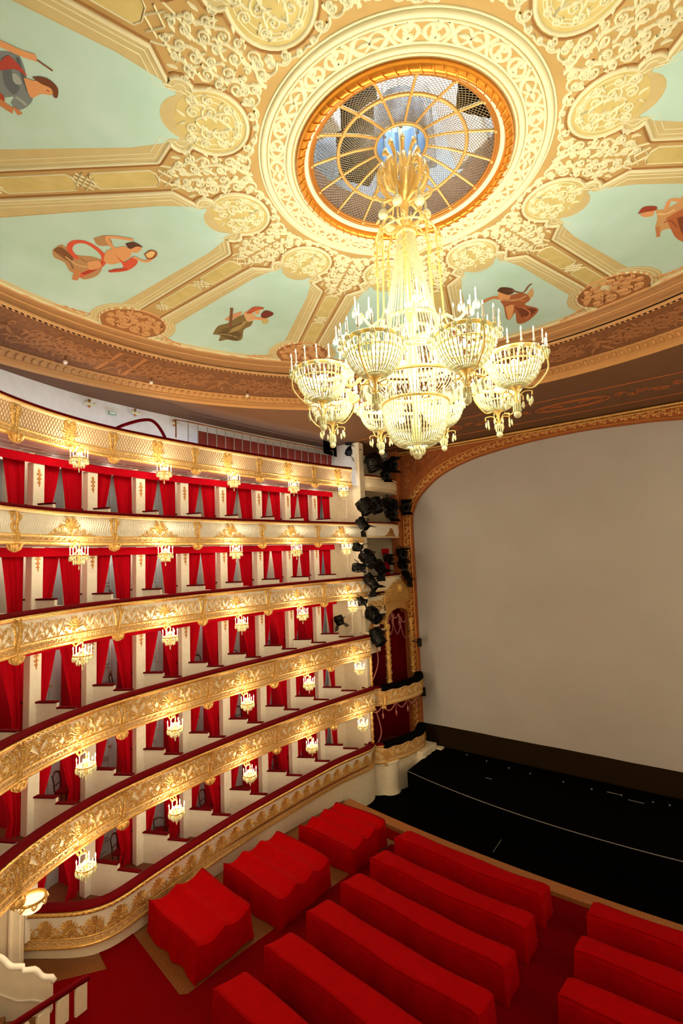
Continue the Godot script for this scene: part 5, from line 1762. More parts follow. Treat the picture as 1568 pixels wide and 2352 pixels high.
func build_floor() -> void:
	var fl := thing("floor", "raked wooden auditorium floor", "floor", Vector3.ZERO, "", "structure")
	var mb := MB.new()
	var rows := []
	for j in 2:
		var row := PackedVector3Array()
		for i in 41:
			var x := -14.0 + 28.0 * i / 40.0
			var z := 12.2 if j == 0 else -10.3 + bow(x)
			row.append(Vector3(x, floor_y(z), z))
		rows.append(row)
	mb.grid(rows)
	obj("boards", mb, M.wood, fl)
	# solid under the boards
	var ub := MB.new()
	ub.box(Transform3D(Basis.IDENTITY, Vector3(0, -2.2, -4.0)), Vector3(40.4, 0.4, 33.2))
	obj("subfloor", ub, M.black, fl)
	# carpets
	var fcar := func(u: float, v: float, h: float) -> Vector3: return Vector3(u, floor_y(v) + 0.012 + h, v)
	var cp := MB.new()
	cp.poly(PackedVector2Array([Vector2(-7.7, 0.6), Vector2(-5.9, 3.0), Vector2(-5.9, -9.4), Vector2(-6.9, -9.4), Vector2(-7.55, -2.2)]), fcar)
	cp.poly(PackedVector2Array([Vector2(-0.75, 3.0), Vector2(0.4, 3.0), Vector2(0.4, -9.6), Vector2(-0.75, -9.6)]), fcar)
	var ep := PackedVector2Array()
	for q in [[225, 2184], [303, 2139], [412, 2284], [520, 2270], [560, 2420], [60, 2420], [118, 2264], [245, 2228]]:
		var w := on_y(q[0], q[1], 0.01)
		ep.append(Vector2(w.x, w.z))
	cp.poly(ep, fcar, 0.003)
	cp.poly(PackedVector2Array([Vector2(-5.9, 3.0), Vector2(-0.75, 3.0), Vector2(-0.75, -9.4), Vector2(-5.9, -9.4)]), fcar)
	cp.poly(PackedVector2Array([Vector2(0.4, 3.0), Vector2(7.0, 3.0), Vector2(7.0, -9.4), Vector2(0.4, -9.4)]), fcar)
	var fr := PackedVector2Array()
	for i in 15:
		var x := -9.9 + 18.0 * i / 14.0
		fr.append(Vector2(x, -9.85 + bow(x)))
	for i in range(14, -1, -1):
		var x := -9.9 + 18.0 * i / 14.0
		fr.append(Vector2(x, -9.2 + bow(x) * 1.0))
	cp.poly(fr, fcar, 0.002)
	obj("red_carpet", cp, M.carpet, fl)
	# kerb of the pit
	var kb := thing("pit_kerb", "tan wooden kerb along the edge of the orchestra pit", "kerb", Vector3.ZERO)
	var kr := MB.new()
	var prof := [[0.0, -0.06], [0.0, 0.09], [0.02, 0.11], [0.5, 0.11], [0.52, 0.09], [0.52, -1.0]]
	var rws := []
	for q in prof:
		var row := PackedVector3Array()
		for i in 41:
			var x := -10.4 + 20.8 * i / 40.0
			var z := -9.95 + bow(x)
			row.append(Vector3(x, floor_y(z) + q[1], z - q[0]))
		rws.append(row)
	for i in rws.size() - 1: kr.grid([rws[i], rws[i + 1]])
	obj("kerb_rail", kr, M.kerb, kb)
	# orchestra pit and stage
	var pit := thing("floor_pit", "black floor of the orchestra pit", "floor", Vector3.ZERO, "", "structure")
	var pm := MB.new()
	pm.box(Transform3D(Basis.IDENTITY, Vector3(0, -1.4, -13.0)), Vector3(26, 0.2, 6.4))
	obj("pit_boards", pm, M.black, pit)
	var st := thing("floor_stage", "black stage floor with a thin grey rim along its curved front", "floor", Vector3.ZERO, "", "structure")
	var edge := PackedVector3Array(); var back := PackedVector3Array(); var low := PackedVector3Array()
	for i in 41:
		var x := -9.0 + 18.0 * i / 40.0
		var z := -13.25 - 0.016 * x * x
		edge.append(Vector3(x, 0.02, z)); back.append(Vector3(x, 0.02, -20.0)); low.append(Vector3(x, -1.35, z))
	var sm := MB.new(); sm.grid([edge, back]); sm.grid([edge, low])
	obj("stage_boards", sm, M.black, st)
	var rm := MB.new(); rm.tube(edge, 0.022, 5)
	obj("stage_rim", rm, M.steel_dull, st)
	var jt := MB.new()
	jt.tube(PackedVector3Array([on_y(1180, 1885, -1.28), on_y(1132, 1957, -1.28)]), 0.02, 4)
	obj("pit_joint", jt, M.steel_dull, pit)
	# small stage lamps and plates at the foot of the curtain
	for q in [[1073, 1733], [1118, 1748], [1169, 1764], [1218, 1777], [1294, 1796], [1359, 1813], [1427, 1827], [1500, 1843], [1538, 1850]]:
		var t := thing("foot_lamp", "tiny dark lamp standing on the stage before the curtain", "lamp", on_y(q[0], q[1] + 3, 0.02), "stage foot lamps")
		var lb := MB.new()
		lb.box(Transform3D(Basis.IDENTITY, Vector3(0, 0.05, 0)), Vector3(0.1, 0.1, 0.08), 0.015)
		obj("housing", lb, M.black_foil, t)
		var ls := MB.new(); ls.ball(Vector3(0, 0.08, 0.05), 0.045, 6, 4)
		obj("lens", ls, M.steel_dull, t)
	for q in [[1122, 1788, 0.3], [1408, 1822, 0.5], [1460, 1841, 0.6]]:
		var pl := MB.new()
		pl.box(Transform3D(Basis.IDENTITY, on_y(q[0], q[1], 0.03)), Vector3(q[2], 0.02, 0.05))
		tag(obj("floor_strip", pl, M.steel_dull), "thin grey metal strip lying on the black stage", "strip", "metal strips on stage")

# ---------------------------------------------------------------- covered seats
func cover(called: String, label: String, group: String, xa: float, xb: float, z0: float, depth: float, humps: int, hgt: float, sd: int, skew := 0.0, bowed := true) -> void:
	# one dust sheet over seat rows: ridges along x, sagging between, falling to the floor with soft folds
	var rng := RandomNumberGenerator.new(); rng.seed = sd
	var ph := rng.randf() * 6.0
	var t := thing(called, label, "seat cover", Vector3((xa + xb) / 2, floor_y(z0), z0), group)
	var mb := MB.new()
	var org := t.position
	var N := maxi(24, int((xb - xa) / 0.16))
	var K := humps * 8
	var rows := []
	# rows run along x; go from the near foot, over the top, to the far foot
	var path := []     # [depth fraction, height, fold]
	for q in [[0.0, 0.02, 1.0], [0.0, 0.25, 0.7], [0.0, 0.55, 0.35], [0.0, 0.8, 0.12]]: path.append([q[0], q[1] * hgt / 0.95, q[2]])
	for j in K + 1:
		var w := float(j) / K
		var ht := hgt - (0.0 if humps == 1 else 0.15 * absf(sin(w * PI * humps)) * 1.0) - (0.2 * w if humps == 1 else 0.0)
		path.append([w, ht, 0.0])
	for q in [[1.0, 0.62, 0.12], [1.0, 0.4, 0.5], [1.0, 0.02, 1.0]]: path.append([q[0], q[1] * hgt / 0.95, q[2]])
	for q in path:
		var row := PackedVector3Array()
		for i in N + 1:
			var u := float(i) / N
			var x := lerpf(xa, xb, u)
			var fold: float = q[2] * 0.05 * sin(x * 5.0 + ph + sin(x * 2.1) * 1.5) + q[2] * 0.05
			var zz: float = z0 + (bow(x) if bowed else 0.0) - q[0] * depth + (fold if q[0] < 0.5 else -fold) + skew * (u - 0.5) + 0.03 * sin(x * 1.3 + ph)
			var yy: float = floor_y(zz) + q[1] + (0.02 * sin(x * 2.3 + ph + q[0] * 4.0) if q[1] > 0.6 else 0.0)
			# the ends of the sheet round over
			var e := minf(u, 1.0 - u) * (xb - xa)
			if e < 0.12 and q[1] > 0.3: yy -= 0.05 * (1.0 - e / 0.12)
			row.append(Vector3(x, yy, zz) - org)
		rows.append(row)
	mb.grid(rows)
	# hanging ends
	for side in 2:
		var er := []
		for l in 5:
			var tt := l / 4.0
			var row := PackedVector3Array()
			for j in rows.size():
				var p: Vector3 = rows[j][0 if side == 0 else N]
				var foot := floor_y(p.z + org.z) - org.y + 0.015
				var sgn := -1.0 if side == 0 else 1.0
				row.append(Vector3(p.x + sgn * tt * (0.03 + 0.05 * (0.5 + 0.5 * sin(j * 0.9 + ph)) * tt), lerpf(p.y, foot, tt), p.z))
			er.append(row)
		mb.grid(er)
	obj("dust_sheet", mb, M.cover, t)
	# stitched edge along the near top
	var sm := MB.new()
	var p2 := PackedVector3Array()
	for i in N + 1: p2.append(rows[4][i] + Vector3(0, 0.006, 0.004))
	sm.tube(p2, 0.012, 4)
	obj("seam", sm, M.cover, t)

func build_seats() -> void:
	# side blocks by the wall
	cover("seat_block_cover", "red dust sheet over two seat rows nearest the corner of the barrier", "", -10.5, -7.75, -0.85, 1.95, 2, 0.96, 1, 0.35, false)
	cover("seat_block_cover", "red dust sheet over three seat rows between the two other wall blocks", "", -10.1, -7.3, -3.45, 2.6, 3, 0.96, 2, 0.2, false)
	cover("seat_block_cover", "red dust sheet over the seat rows by the pit end of the wall", "", -9.65, -7.05, -6.9, 2.4, 3, 0.96, 3, 0.1, false)
	# centre rows, left of the aisle and right of it
	var ord := ["first", "second", "third", "fourth", "fifth", "sixth"]
	for i in 6:
		var z := -8.1 + 1.66 * i
		cover("seat_row_cover", "red dust sheet over the %s row from the pit, wall side of aisle" % ord[i], "covered centre rows", -6.15 - 0.03 * i, -0.78 - 0.03 * i, z, 0.98, 1, 0.95, 20 + i)
		cover("seat_row_cover", "red dust sheet over the %s row from the pit, beyond the aisle" % ord[i], "covered centre rows", 0.48 - 0.02 * i, 6.1, z + 0.0, 0.98, 1, 0.95, 40 + i)

# ---------------------------------------------------------------- bracket lamps on the balcony fronts
const WARM := Color(1.0, 0.9, 0.72)
const LAMP_E := 2.1

func bead_string(mb: MB, pts: PackedVector3Array, r: float) -> void:
	var rad := []
	for i in pts.size(): rad.append(r if i % 2 == 0 else r * 0.5)
	mb.tube(pts, rad, 4, false, false)

func drop(mb: MB, p: Vector3, s: float) -> void:
	mb.lathe(PackedVector2Array([Vector2(0, 0), Vector2(0.012 * s, -0.02 * s), Vector2(0.02 * s, -0.07 * s), Vector2(0, -0.11 * s)]), 4, Transform3D(Basis.IDENTITY, p))

func candle_mesh(h: float, r: float) -> ArrayMesh:
	var c := MB.new()
	c.lathe(PackedVector2Array([Vector2(0, -0.03), Vector2(r * 1.9, -0.018), Vector2(r * 1.7, 0.0), Vector2(r * 1.1, 0.005), Vector2(r, 0.01), Vector2(r * 0.92, h), Vector2(0, h + 0.004)]), 7)
	return c.mesh()

func flame_mesh(h: float, r: float) -> ArrayMesh:
	var f := MB.new()
	f.lathe(PackedVector2Array([Vector2(0, h), Vector2(r * 0.9, h + r * 1.2), Vector2(r * 1.0, h + r * 2.4), Vector2(r * 0.5, h + r * 4.4), Vector2(0, h + r * 6.0)]), 5)
	return f.mesh()

func build_lamps() -> void:
	var cm := candle_mesh(0.17, 0.017); var fm := flame_mesh(0.17, 0.02)
	var br := MB.new()      # gilded bracket: an S from the front, with a leaf
	br.tube(smooth3([Vector3(0, 0.42, -0.42), Vector3(0, 0.5, -0.28), Vector3(0, 0.36, -0.16), Vector3(0, 0.44, -0.02), Vector3(0, 0.36, 0.02), Vector3(0, 0.22, 0)]), 0.025, 6)
	br.tube(smooth3([Vector3(0, 0.36, -0.42), Vector3(0, 0.28, -0.3), Vector3(0, 0.34, -0.2)]), 0.03, 6)
	br.ball(Vector3(0, 0.44, -0.04), 0.05, 7, 5)
	for s in [-1.0, 1.0]: br.tube(smooth3([Vector3(0, 0.42, -0.3), Vector3(s * 0.1, 0.5, -0.26), Vector3(s * 0.12, 0.4, -0.2)]), [0.02, 0.02, 0.02, 0.02, 0.02, 0.02, 0.02, 0.02, 0.01], 5)
	var bm := br.mesh()
	var rg := MB.new()
	rg.lathe(PackedVector2Array([Vector2(0.28, 0.02), Vector2(0.3, 0.0), Vector2(0.28, -0.025), Vector2(0.25, -0.02), Vector2(0.25, 0.015), Vector2(0.28, 0.02)]), 20)
	rg.lathe(PackedVector2Array([Vector2(0.03, 0.24), Vector2(0.05, 0.18), Vector2(0.02, 0.1), Vector2(0.06, 0.02), Vector2(0.04, -0.08), Vector2(0.07, -0.2), Vector2(0.02, -0.3), Vector2(0, -0.34)]), 9)
	for i in 6:
		var a := TAU * i / 6.0
		rg.tube(PackedVector3Array([Vector3(cos(a) * 0.05, 0.0, sin(a) * 0.05), Vector3(cos(a) * 0.16, -0.07, sin(a) * 0.16), Vector3(cos(a) * 0.27, -0.01, sin(a) * 0.27)]), 0.013, 4)
	var rm := rg.mesh()
	var cr := MB.new()
	for i in 26:
		var a := TAU * i / 26.0
		drop(cr, Vector3(cos(a) * 0.29, -0.03, sin(a) * 0.29), 1.5)
		if i % 2 == 0:
			drop(cr, Vector3(cos(a) * 0.17, -0.16, sin(a) * 0.17), 1.5)
			bead_string(cr, PackedVector3Array([Vector3(cos(a) * 0.27, -0.02, sin(a) * 0.27), Vector3(cos(a) * 0.22, -0.1, sin(a) * 0.22), Vector3(cos(a) * 0.16, -0.17, sin(a) * 0.16), Vector3(cos(a) * 0.1, -0.24, sin(a) * 0.1), Vector3(cos(a) * 0.05, -0.28, sin(a) * 0.05)]), 0.014)
			bead_string(cr, PackedVector3Array([Vector3(cos(a) * 0.05, 0.2, sin(a) * 0.05), Vector3(cos(a) * 0.12, 0.1, sin(a) * 0.12), Vector3(cos(a) * 0.2, 0.03, sin(a) * 0.2), Vector3(cos(a) * 0.26, 0.01, sin(a) * 0.26)]), 0.01)
	drop(cr, Vector3(0, -0.32, 0), 1.6)
	var crm := cr.mesh()
	var proto: Node3D = null
	for k in range(5, 0, -1):
		var cv: Dictionary = rails[k]
		for j in 12:
			var zs := [4.5] + LAMP_Z
			var z: float = zs[j % 6]
			var s := s_at_z(cv, z)
			var a := at_s(cv, s)
			var q: Vector2 = a[0] + a[1] * 0.42
			var yy: float = RAIL_Y[k] - 1.42
			var t: Node3D
			if proto == null:
				t = thing("bracket_lamp", "", "lamp")
				obj("bracket", bm, M.gold, t)
				obj("ring", rm, M.gold, t)
				for i in 6:
					var an := TAU * (i + 0.5) / 6.0
					var c := obj("candle", cm, M.candle, t)
					c.position = Vector3(cos(an) * 0.27, 0.03, sin(an) * 0.27)
					var f := obj("flame_bulb", fm, M.flame, c)
				tag(obj("crystal_drops", crm, M.crystal, t), "", "", "", "stuff")
				lamp(t, Vector3(0, 0.26, 0), LAMP_E, WARM, 0.22)
				proto = t
			else:
				t = copy(proto, "bracket_lamp")
			t.transform = Transform3D(Basis(Vector3.UP, atan2(a[1].x, a[1].y)).scaled(Vector3(0.9, 0.9, 0.9)), Vector3(q.x, yy, q.y))
			if j > 5:   # the facing side of the hall
				t.transform = Transform3D(Basis(Vector3.UP, -atan2(a[1].x, a[1].y)).scaled(Vector3(0.9, 0.9, 0.9)), Vector3(-q.x, yy, q.y))
			tag(t, "gilded bracket lamp, %s from the stage under the %s%s" % [ORD[5 - j % 6], TIER[k], "" if j < 6 else ", house right"], "lamp", "bracket lamps under the " + TIER[k])

func smooth3(c: Array, per := 4) -> PackedVector3Array:
	var out := PackedVector3Array()
	for i in c.size() - 1:
		for k in per: out.append((c[i] as Vector3).cubic_interpolate(c[i + 1], c[maxi(i - 1, 0)], c[mini(i + 2, c.size() - 1)], float(k) / per))
	out.append(c[c.size() - 1])
	return out

# ---------------------------------------------------------------- the great chandelier
const CHW := Color(1.0, 0.965, 0.87)
const CHAND_E := 1.9

func build_chandelier() -> void:
	var ch := thing("chandelier", "huge gilded crystal chandelier with candle bowls hanging from the ceiling grille", "chandelier", Vector3(0, EYE, 0))
	var cm := candle_mesh(0.15, 0.013); var fm := flame_mesh(0.15, 0.012)
	var put_candle := func(parent: Node, p: Vector3) -> void:
		var c := obj("candle", cm, M.candle, parent); c.position = p
		var f := obj("flame_bulb", fm, M.flame, parent); f.position = p
	# stem
	var st := MB.new()
	st.lathe(PackedVector2Array([Vector2(0.02, 8.6), Vector2(0.03, 7.7), Vector2(0.09, 7.55), Vector2(0.06, 7.35), Vector2(0.1, 7.1), Vector2(0.16, 6.95), Vector2(0.1, 6.8), Vector2(0.07, 6.5), Vector2(0.12, 6.3), Vector2(0.16, 6.2), Vector2(0.1, 6.05), Vector2(0.05, 5.6), Vector2(0.05, 4.4), Vector2(0.1, 4.2), Vector2(0.06, 3.9), Vector2(0.14, 3.6), Vector2(0.08, 3.3), Vector2(0.05, 2.6), Vector2(0.1, 2.1), Vector2(0.05, 1.95), Vector2(0, 1.9)]), 14)
	obj("stem", st, M.gold_light, ch)
	# crown of leaves
	for i in 8:
		var a := TAU * i / 8.0 + 0.2
		var d := Vector3(cos(a), 0, sin(a)); var tn := Vector3(-d.z, 0, d.x)
		var mb := MB.new()
		mb.tube(smooth3([Vector3(0, 6.75, 0) + d * 0.08, Vector3(0, 6.95, 0) + d * 0.34, Vector3(0, 7.3, 0) + d * 0.44, Vector3(0, 7.48, 0) + d * 0.34, Vector3(0, 7.4, 0) + d * 0.24]), [0.03, 0.035, 0.045, 0.05, 0.05, 0.055, 0.055, 0.055, 0.05, 0.05, 0.05, 0.045, 0.04, 0.035, 0.03, 0.03, 0.03], 6)
		mb.tube(smooth3([Vector3(0, 6.9, 0) + d * 0.1, Vector3(0, 7.2, 0) + d * 0.22, Vector3(0, 7.6, 0) + d * 0.2, Vector3(0, 7.82, 0) + d * 0.3, Vector3(0, 7.76, 0) + d * 0.36]), [0.03, 0.03, 0.035, 0.035, 0.04, 0.045, 0.045, 0.045, 0.04, 0.04, 0.04, 0.04, 0.05, 0.05, 0.04, 0.03, 0.02], 6)
		mb.tube(smooth3([Vector3(0, 6.85, 0) + d * 0.2, Vector3(0, 6.8, 0) + d * 0.42, Vector3(0, 6.95, 0) + d * 0.54, Vector3(0, 7.05, 0) + d * 0.47]), 0.03, 6)
		for s in [-1.0, 1.0]:
			mb.tube(smooth3([Vector3(0, 7.1, 0) + d * 0.38, Vector3(0, 7.25, 0) + d * 0.48 + tn * s * 0.08, Vector3(0, 7.42, 0) + d * 0.44 + tn * s * 0.12]), [0.03, 0.035, 0.035, 0.03, 0.03, 0.03, 0.025, 0.02, 0.01], 5)
		mb.ball(Vector3(0, 7.86, 0) + d * 0.31, 0.045, 6, 4)
		obj("crown_leaf", mb, M.gold_light, ch)
	# crystal globes on short arms
	var gl := MB.new(); gl.ball(Vector3.ZERO, 0.1, 10, 7)
	gl.tube(PackedVector3Array([Vector3(0, 0.1, 0), Vector3(0, 0.16, 0), Vector3(0, 0.34, 0)]), [0.03, 0.03, 0.008], 5)
	var gl_mesh := gl.mesh()
	for i in 6:
		var a := TAU * i / 6.0 + 0.35
		var d := Vector3(cos(a), 0, sin(a))
		var ar := MB.new()
		ar.tube(smooth3([Vector3(0, 6.3, 0) + d * 0.1, Vector3(0, 6.1, 0) + d * 0.3, Vector3(0, 6.2, 0) + d * 0.42, Vector3(0, 6.38, 0) + d * 0.42]), 0.022, 5)
		obj("globe_arm", ar, M.gold_light, ch)
		var g := obj("crystal_globe", gl_mesh, M.crystal, ch)
		g.position = Vector3(0, 6.5, 0) + d * 0.42
	# hanging garlands and tie rods
	for i in 8:
		var a := TAU * (i + 0.5) / 8.0
		var d := Vector3(cos(a), 0, sin(a)); var tn := Vector3(-d.z, 0, d.x)
		var rd := MB.new()
		rd.tube(PackedVector3Array([Vector3(0, 6.1, 0) + d * 0.56, Vector3(0, 4.4, 0) + d * 0.62, Vector3(0, 3.6, 0) + d * 0.85]), 0.018, 5)
		rd.tube(smooth3([Vector3(0, 6.25, 0) + d * 0.12, Vector3(0, 6.34, 0) + d * 0.36, Vector3(0, 6.1, 0) + d * 0.56]), 0.022, 5)
		obj("tie_rod", rd, M.gold_light, ch)
		var gd := MB.new()
		var rng := RandomNumberGenerator.new(); rng.seed = 100 + i
		for j in 16:
			var h := 6.15 - j * 0.06
			var o := d * (0.57 + rng.randf() * 0.06) + tn * rng.randf_range(-0.05, 0.05)
			var dirv := (d * rng.randf_range(-0.2, 1) + tn * rng.randf_range(-1, 1) + Vector3(0, -0.8, 0)).normalized()
			gd.tube(PackedVector3Array([Vector3(0, h, 0) + o, Vector3(0, h, 0) + o + dirv * 0.05, Vector3(0, h, 0) + o + dirv * 0.1]), [0.012, 0.026 * (1.2 - j * 0.04), 0.006], 5)
		obj("garland", gd, M.gold_light, ch)
	# tent of bead strings
	var tb := MB.new()
	for i in 44:
		var a := TAU * i / 44.0
		var p := PackedVector3Array()
		for j in 27:
			var t := j / 26.0
			var r := lerpf(0.17, 0.5, pow(t, 1.25))
			p.append(Vector3(cos(a) * r, lerpf(6.05, 4.3, t), sin(a) * r))
		bead_string(tb, p, 0.013)
	for i in 40:
		var a := TAU * i / 40.0
		var p := PackedVector3Array()
		for j in 17:
			var t := j / 16.0
			p.append(Vector3(cos(a) * lerpf(0.42, 0.62, t), lerpf(4.1, 3.2, t), sin(a) * lerpf(0.42, 0.62, t)))
		bead_string(tb, p, 0.014)
	tag(obj("bead_strings", tb, M.crystal, ch), "", "", "", "stuff")
	# gilded hoops
	for d in [[0.52, 4.3, 0.035], [0.42, 4.1, 0.03], [0.88, 3.62, 0.045], [0.9, 3.5, 0.03], [0.96, 3.1, 0.04], [0.6, 2.74, 0.03], [0.17, 6.08, 0.035], [0.57, 6.02, 0.02]]:
		var hp := MB.new()
		var p := PackedVector3Array()
		for i in 40: p.append(Vector3(cos(TAU * i / 40.0) * d[0], d[1], sin(TAU * i / 40.0) * d[0]))
		hp.tube(p, d[2], 6, true)
		obj("hoop", hp, M.gold_light, ch)
	# upper arms, three candles on each
	var ua := MB.new()
	ua.tube(smooth3([Vector3(0.5, 3.7, 0), Vector3(0.75, 4.15, 0), Vector3(1.05, 3.95, 0), Vector3(1.3, 4.1, 0)]), 0.026, 6)
	ua.tube(smooth3([Vector3(1.05, 3.95, 0), Vector3(1.2, 3.75, 0), Vector3(1.0, 3.7, 0)]), 0.02, 5)
	for o in [[0.12, 0.0], [-0.08, 0.13], [-0.08, -0.13]]: ua.tube(smooth3([Vector3(1.28, 4.05, 0), Vector3(1.28 + o[0] * 0.6, 4.0, o[1] * 0.6), Vector3(1.3 + o[0], 4.12, o[1])]), 0.016, 5)
	ua.ball(Vector3(1.28, 4.05, 0), 0.05, 7, 5)
	var ua_mesh := ua.mesh()
	var cup := MB.new()
	for o in [[0.12, 0.0], [-0.08, 0.13], [-0.08, -0.13]]:
		for j in 7:
			var a := TAU * j / 7.0
			drop(cup, Vector3(1.3 + o[0] + cos(a) * 0.05, 4.11, o[1] + sin(a) * 0.05), 1.1)
	var cup_mesh := cup.mesh()
	for i in 8:
		var a := deg_to_rad(13.0 + 45.0 * i)
		var arm := part("upper_arm", ch)
		arm.rotation.y = -a
		obj("arm", ua_mesh, M.gold_light, arm)
		tag(obj("crystal_drops", cup_mesh, M.crystal, arm), "", "", "", "stuff")
		for o in [[0.12, 0.0], [-0.08, 0.13], [-0.08, -0.13]]: put_candle.call(arm, Vector3(1.3 + o[0], 4.15, o[1]))
	# the eight bowls
	var rim := MB.new()
	rim.lathe(PackedVector2Array([Vector2(0.45, 0.03), Vector2(0.48, 0.0), Vector2(0.46, -0.04), Vector2(0.42, -0.03), Vector2(0.42, 0.02), Vector2(0.45, 0.03)]), 28)
	rim.lathe(PackedVector2Array([Vector2(0.4, -0.16), Vector2(0.425, -0.175), Vector2(0.4, -0.19), Vector2(0.4, -0.16)]), 24)
	for i in 16:
		var a := TAU * i / 16.0
		rim.tube(smooth3([Vector3(cos(a) * 0.44, -0.03, sin(a) * 0.44), Vector3(cos(a) * 0.5, -0.08, sin(a) * 0.5), Vector3(cos(a) * 0.53, 0.0, sin(a) * 0.53)]), 0.012, 4)
	var rim_mesh := rim.mesh()
	var bk := MB.new()
	for i in 40:
		var a := TAU * i / 40.0
		var p := PackedVector3Array()
		for j in 19:
			var t := j / 18.0
			p.append(Vector3(cos(a) * (0.44 * cos(t * 1.35) + 0.01), -0.03 - 0.52 * sin(t * 1.45), sin(a) * (0.44 * cos(t * 1.35) + 0.01)))
		bead_string(bk, p, 0.017)
		if i % 2 == 0: drop(bk, Vector3(cos(a) * 0.47, -0.04, sin(a) * 0.47), 1.3)
	for i in 16:
		var a := TAU * i / 16.0
		for j in 5: drop(bk, Vector3(cos(a) * 0.53 + 0.03 * cos(TAU * j / 5.0), -0.01, sin(a) * 0.53 + 0.03 * sin(TAU * j / 5.0)), 0.9)
	var bk_mesh := bk.mesh()
	var pd := MB.new()
	pd.lathe(PackedVector2Array([Vector2(0.1, -0.52), Vector2(0.12, -0.55), Vector2(0.06, -0.58), Vector2(0.025, -0.64), Vector2(0.02, -0.78), Vector2(0.05, -0.82), Vector2(0.05, -0.86), Vector2(0.02, -0.9)]), 8)
	for i in 5:
		var a := TAU * i / 5.0
		pd.tube(smooth3([Vector3(cos(a) * 0.03, -0.8, sin(a) * 0.03), Vector3(cos(a) * 0.1, -0.66, sin(a) * 0.1), Vector3(cos(a) * 0.24, -0.66, sin(a) * 0.24), Vector3(cos(a) * 0.24, -0.73, sin(a) * 0.24)]), 0.011, 4)
	for s in [-1.0, 1.0]:
		pd.tube(smooth3([Vector3(s * 0.5, -0.05, 0), Vector3(s * 0.52, -0.35, 0), Vector3(s * 0.3, -0.6, 0), Vector3(s * 0.14, -0.58, 0)]), 0.014, 5)
	var pd_mesh := pd.mesh()
	var pc := MB.new()
	pc.ball(Vector3(0, -1.02, 0), 0.065, 9, 6)
	for i in 10:
		var a := TAU * i / 10.0
		drop(pc, Vector3(cos(a) * 0.24, -0.74, sin(a) * 0.24), 1.3)
		pc.tube(PackedVector3Array([Vector3(cos(a) * 0.055, -0.82, sin(a) * 0.055), Vector3(cos(a) * 0.06, -0.97, sin(a) * 0.06)]), 0.012, 4)
	var pc_mesh := pc.mesh()
	var am := MB.new()
	am.tube(smooth3([Vector3(-0.9, 0.25, 0), Vector3(-0.72, -0.1, 0), Vector3(-0.5, -0.25, 0), Vector3(-0.42, -0.05, 0)]), 0.03, 6)
	am.tube(smooth3([Vector3(-0.88, 0.4, 0), Vector3(-0.65, 0.5, 0), Vector3(-0.5, 0.3, 0), Vector3(-0.45, 0.05, 0)]), 0.026, 6)
	am.tube(smooth3([Vector3(-0.7, 0.1, 0), Vector3(-0.6, 0.25, 0.06), Vector3(-0.55, 0.12, 0)]), 0.02, 5)
	var am_mesh := am.mesh()
	for i in 8:
		var a := deg_to_rad(37.0 + 45.0 * i)
		var b := part("candle_bowl", ch)
		b.transform = Transform3D(Basis(Vector3.UP, -a), Vector3(cos(a) * 1.78, 3.25, sin(a) * 1.78))
		obj("rim", rim_mesh, M.gold_light, b)
		tag(obj("crystal_basket", bk_mesh, M.crystal, b), "", "", "", "stuff")
		obj("pendant", pd_mesh, M.gold_light, b)
		tag(obj("pendant_crystals", pc_mesh, M.crystal, b), "", "", "", "stuff")
		obj("arm", am_mesh, M.gold_light, b)
		for j in 16:
			var an := TAU * j / 16.0
			put_candle.call(b, Vector3(cos(an) * 0.53, 0.05, sin(an) * 0.53))
		lamp(b, Vector3(0, 0.34, 0), CHAND_E, CHW, 0.35)
		var bl := MB.new(); bl.ball(Vector3(0, -0.12, 0), 0.055, 8, 6)
		obj("inner_bulb", bl, M.flame, b)
		lamp(b, Vector3(0, -0.12, 0), CHAND_E * 0.18, CHW, 0.05)
	# central basket
	var cb := MB.new()
	for i in 84:
		var a := TAU * i / 84.0
		var p := PackedVector3Array()
		for j in 13:
			var t := j / 12.0
			var r := lerpf(0.97, 0.6, t) + 0.07 * sin(t * PI)
			p.append(Vector3(cos(a) * r, lerpf(3.1, 2.74, t) - 0.05 * sin(t * PI), sin(a) * r))
		bead_string(cb, p, 0.017)
	for i in 60:
		var a := TAU * i / 60.0
		var p := PackedVector3Array()
		for j in 23:
			var t := j / 22.0
			p.append(Vector3(cos(a) * (0.6 * pow(cos(t * 1.4), 0.62)), 2.72 - 0.78 * sin(t * 1.5), sin(a) * (0.6 * pow(cos(t * 1.4), 0.62))))
		bead_string(cb, p, 0.017)
	cb.ball(Vector3(0, 1.78, 0), 0.085, 12, 8)
	for i in 12: drop(cb, Vector3(cos(TAU * i / 12.0) * 0.12, 1.95, sin(TAU * i / 12.0) * 0.12), 1.6)
	tag(obj("central_basket", cb, M.crystal, ch), "", "", "", "stuff")
	var ct := part("central_candles", ch)
	for i in 20: put_candle.call(ct, Vector3(cos(TAU * i / 20.0) * 0.8, 3.05, sin(TAU * i / 20.0) * 0.8))
	for q in [[0.3, 2.5], [-0.3, 2.5]]:
		var bl := MB.new(); bl.ball(Vector3(q[0], q[1], 0), 0.06, 8, 6)
		obj("inner_bulb", bl, M.flame, ch)
		lamp(ch, Vector3(q[0], q[1], 0), CHAND_E * 0.22, CHW, 0.06)
	lamp(ch, Vector3(0.35, 3.3, 0.35), CHAND_E * 0.5, CHW, 0.4)
	lamp(ch, Vector3(-0.35, 3.3, -0.35), CHAND_E * 0.5, CHW, 0.4)
	for i in 4:
		var a := TAU * i / 4.0 + 0.6
		lamp(ch, Vector3(cos(a) * 1.3, 4.5, sin(a) * 1.3), CHAND_E * 0.5, CHW, 0.2)

# ---------------------------------------------------------------- smaller things
const ORD := ["first", "second", "third", "fourth", "fifth", "sixth", "seventh", "eighth", "ninth", "tenth", "eleventh"]

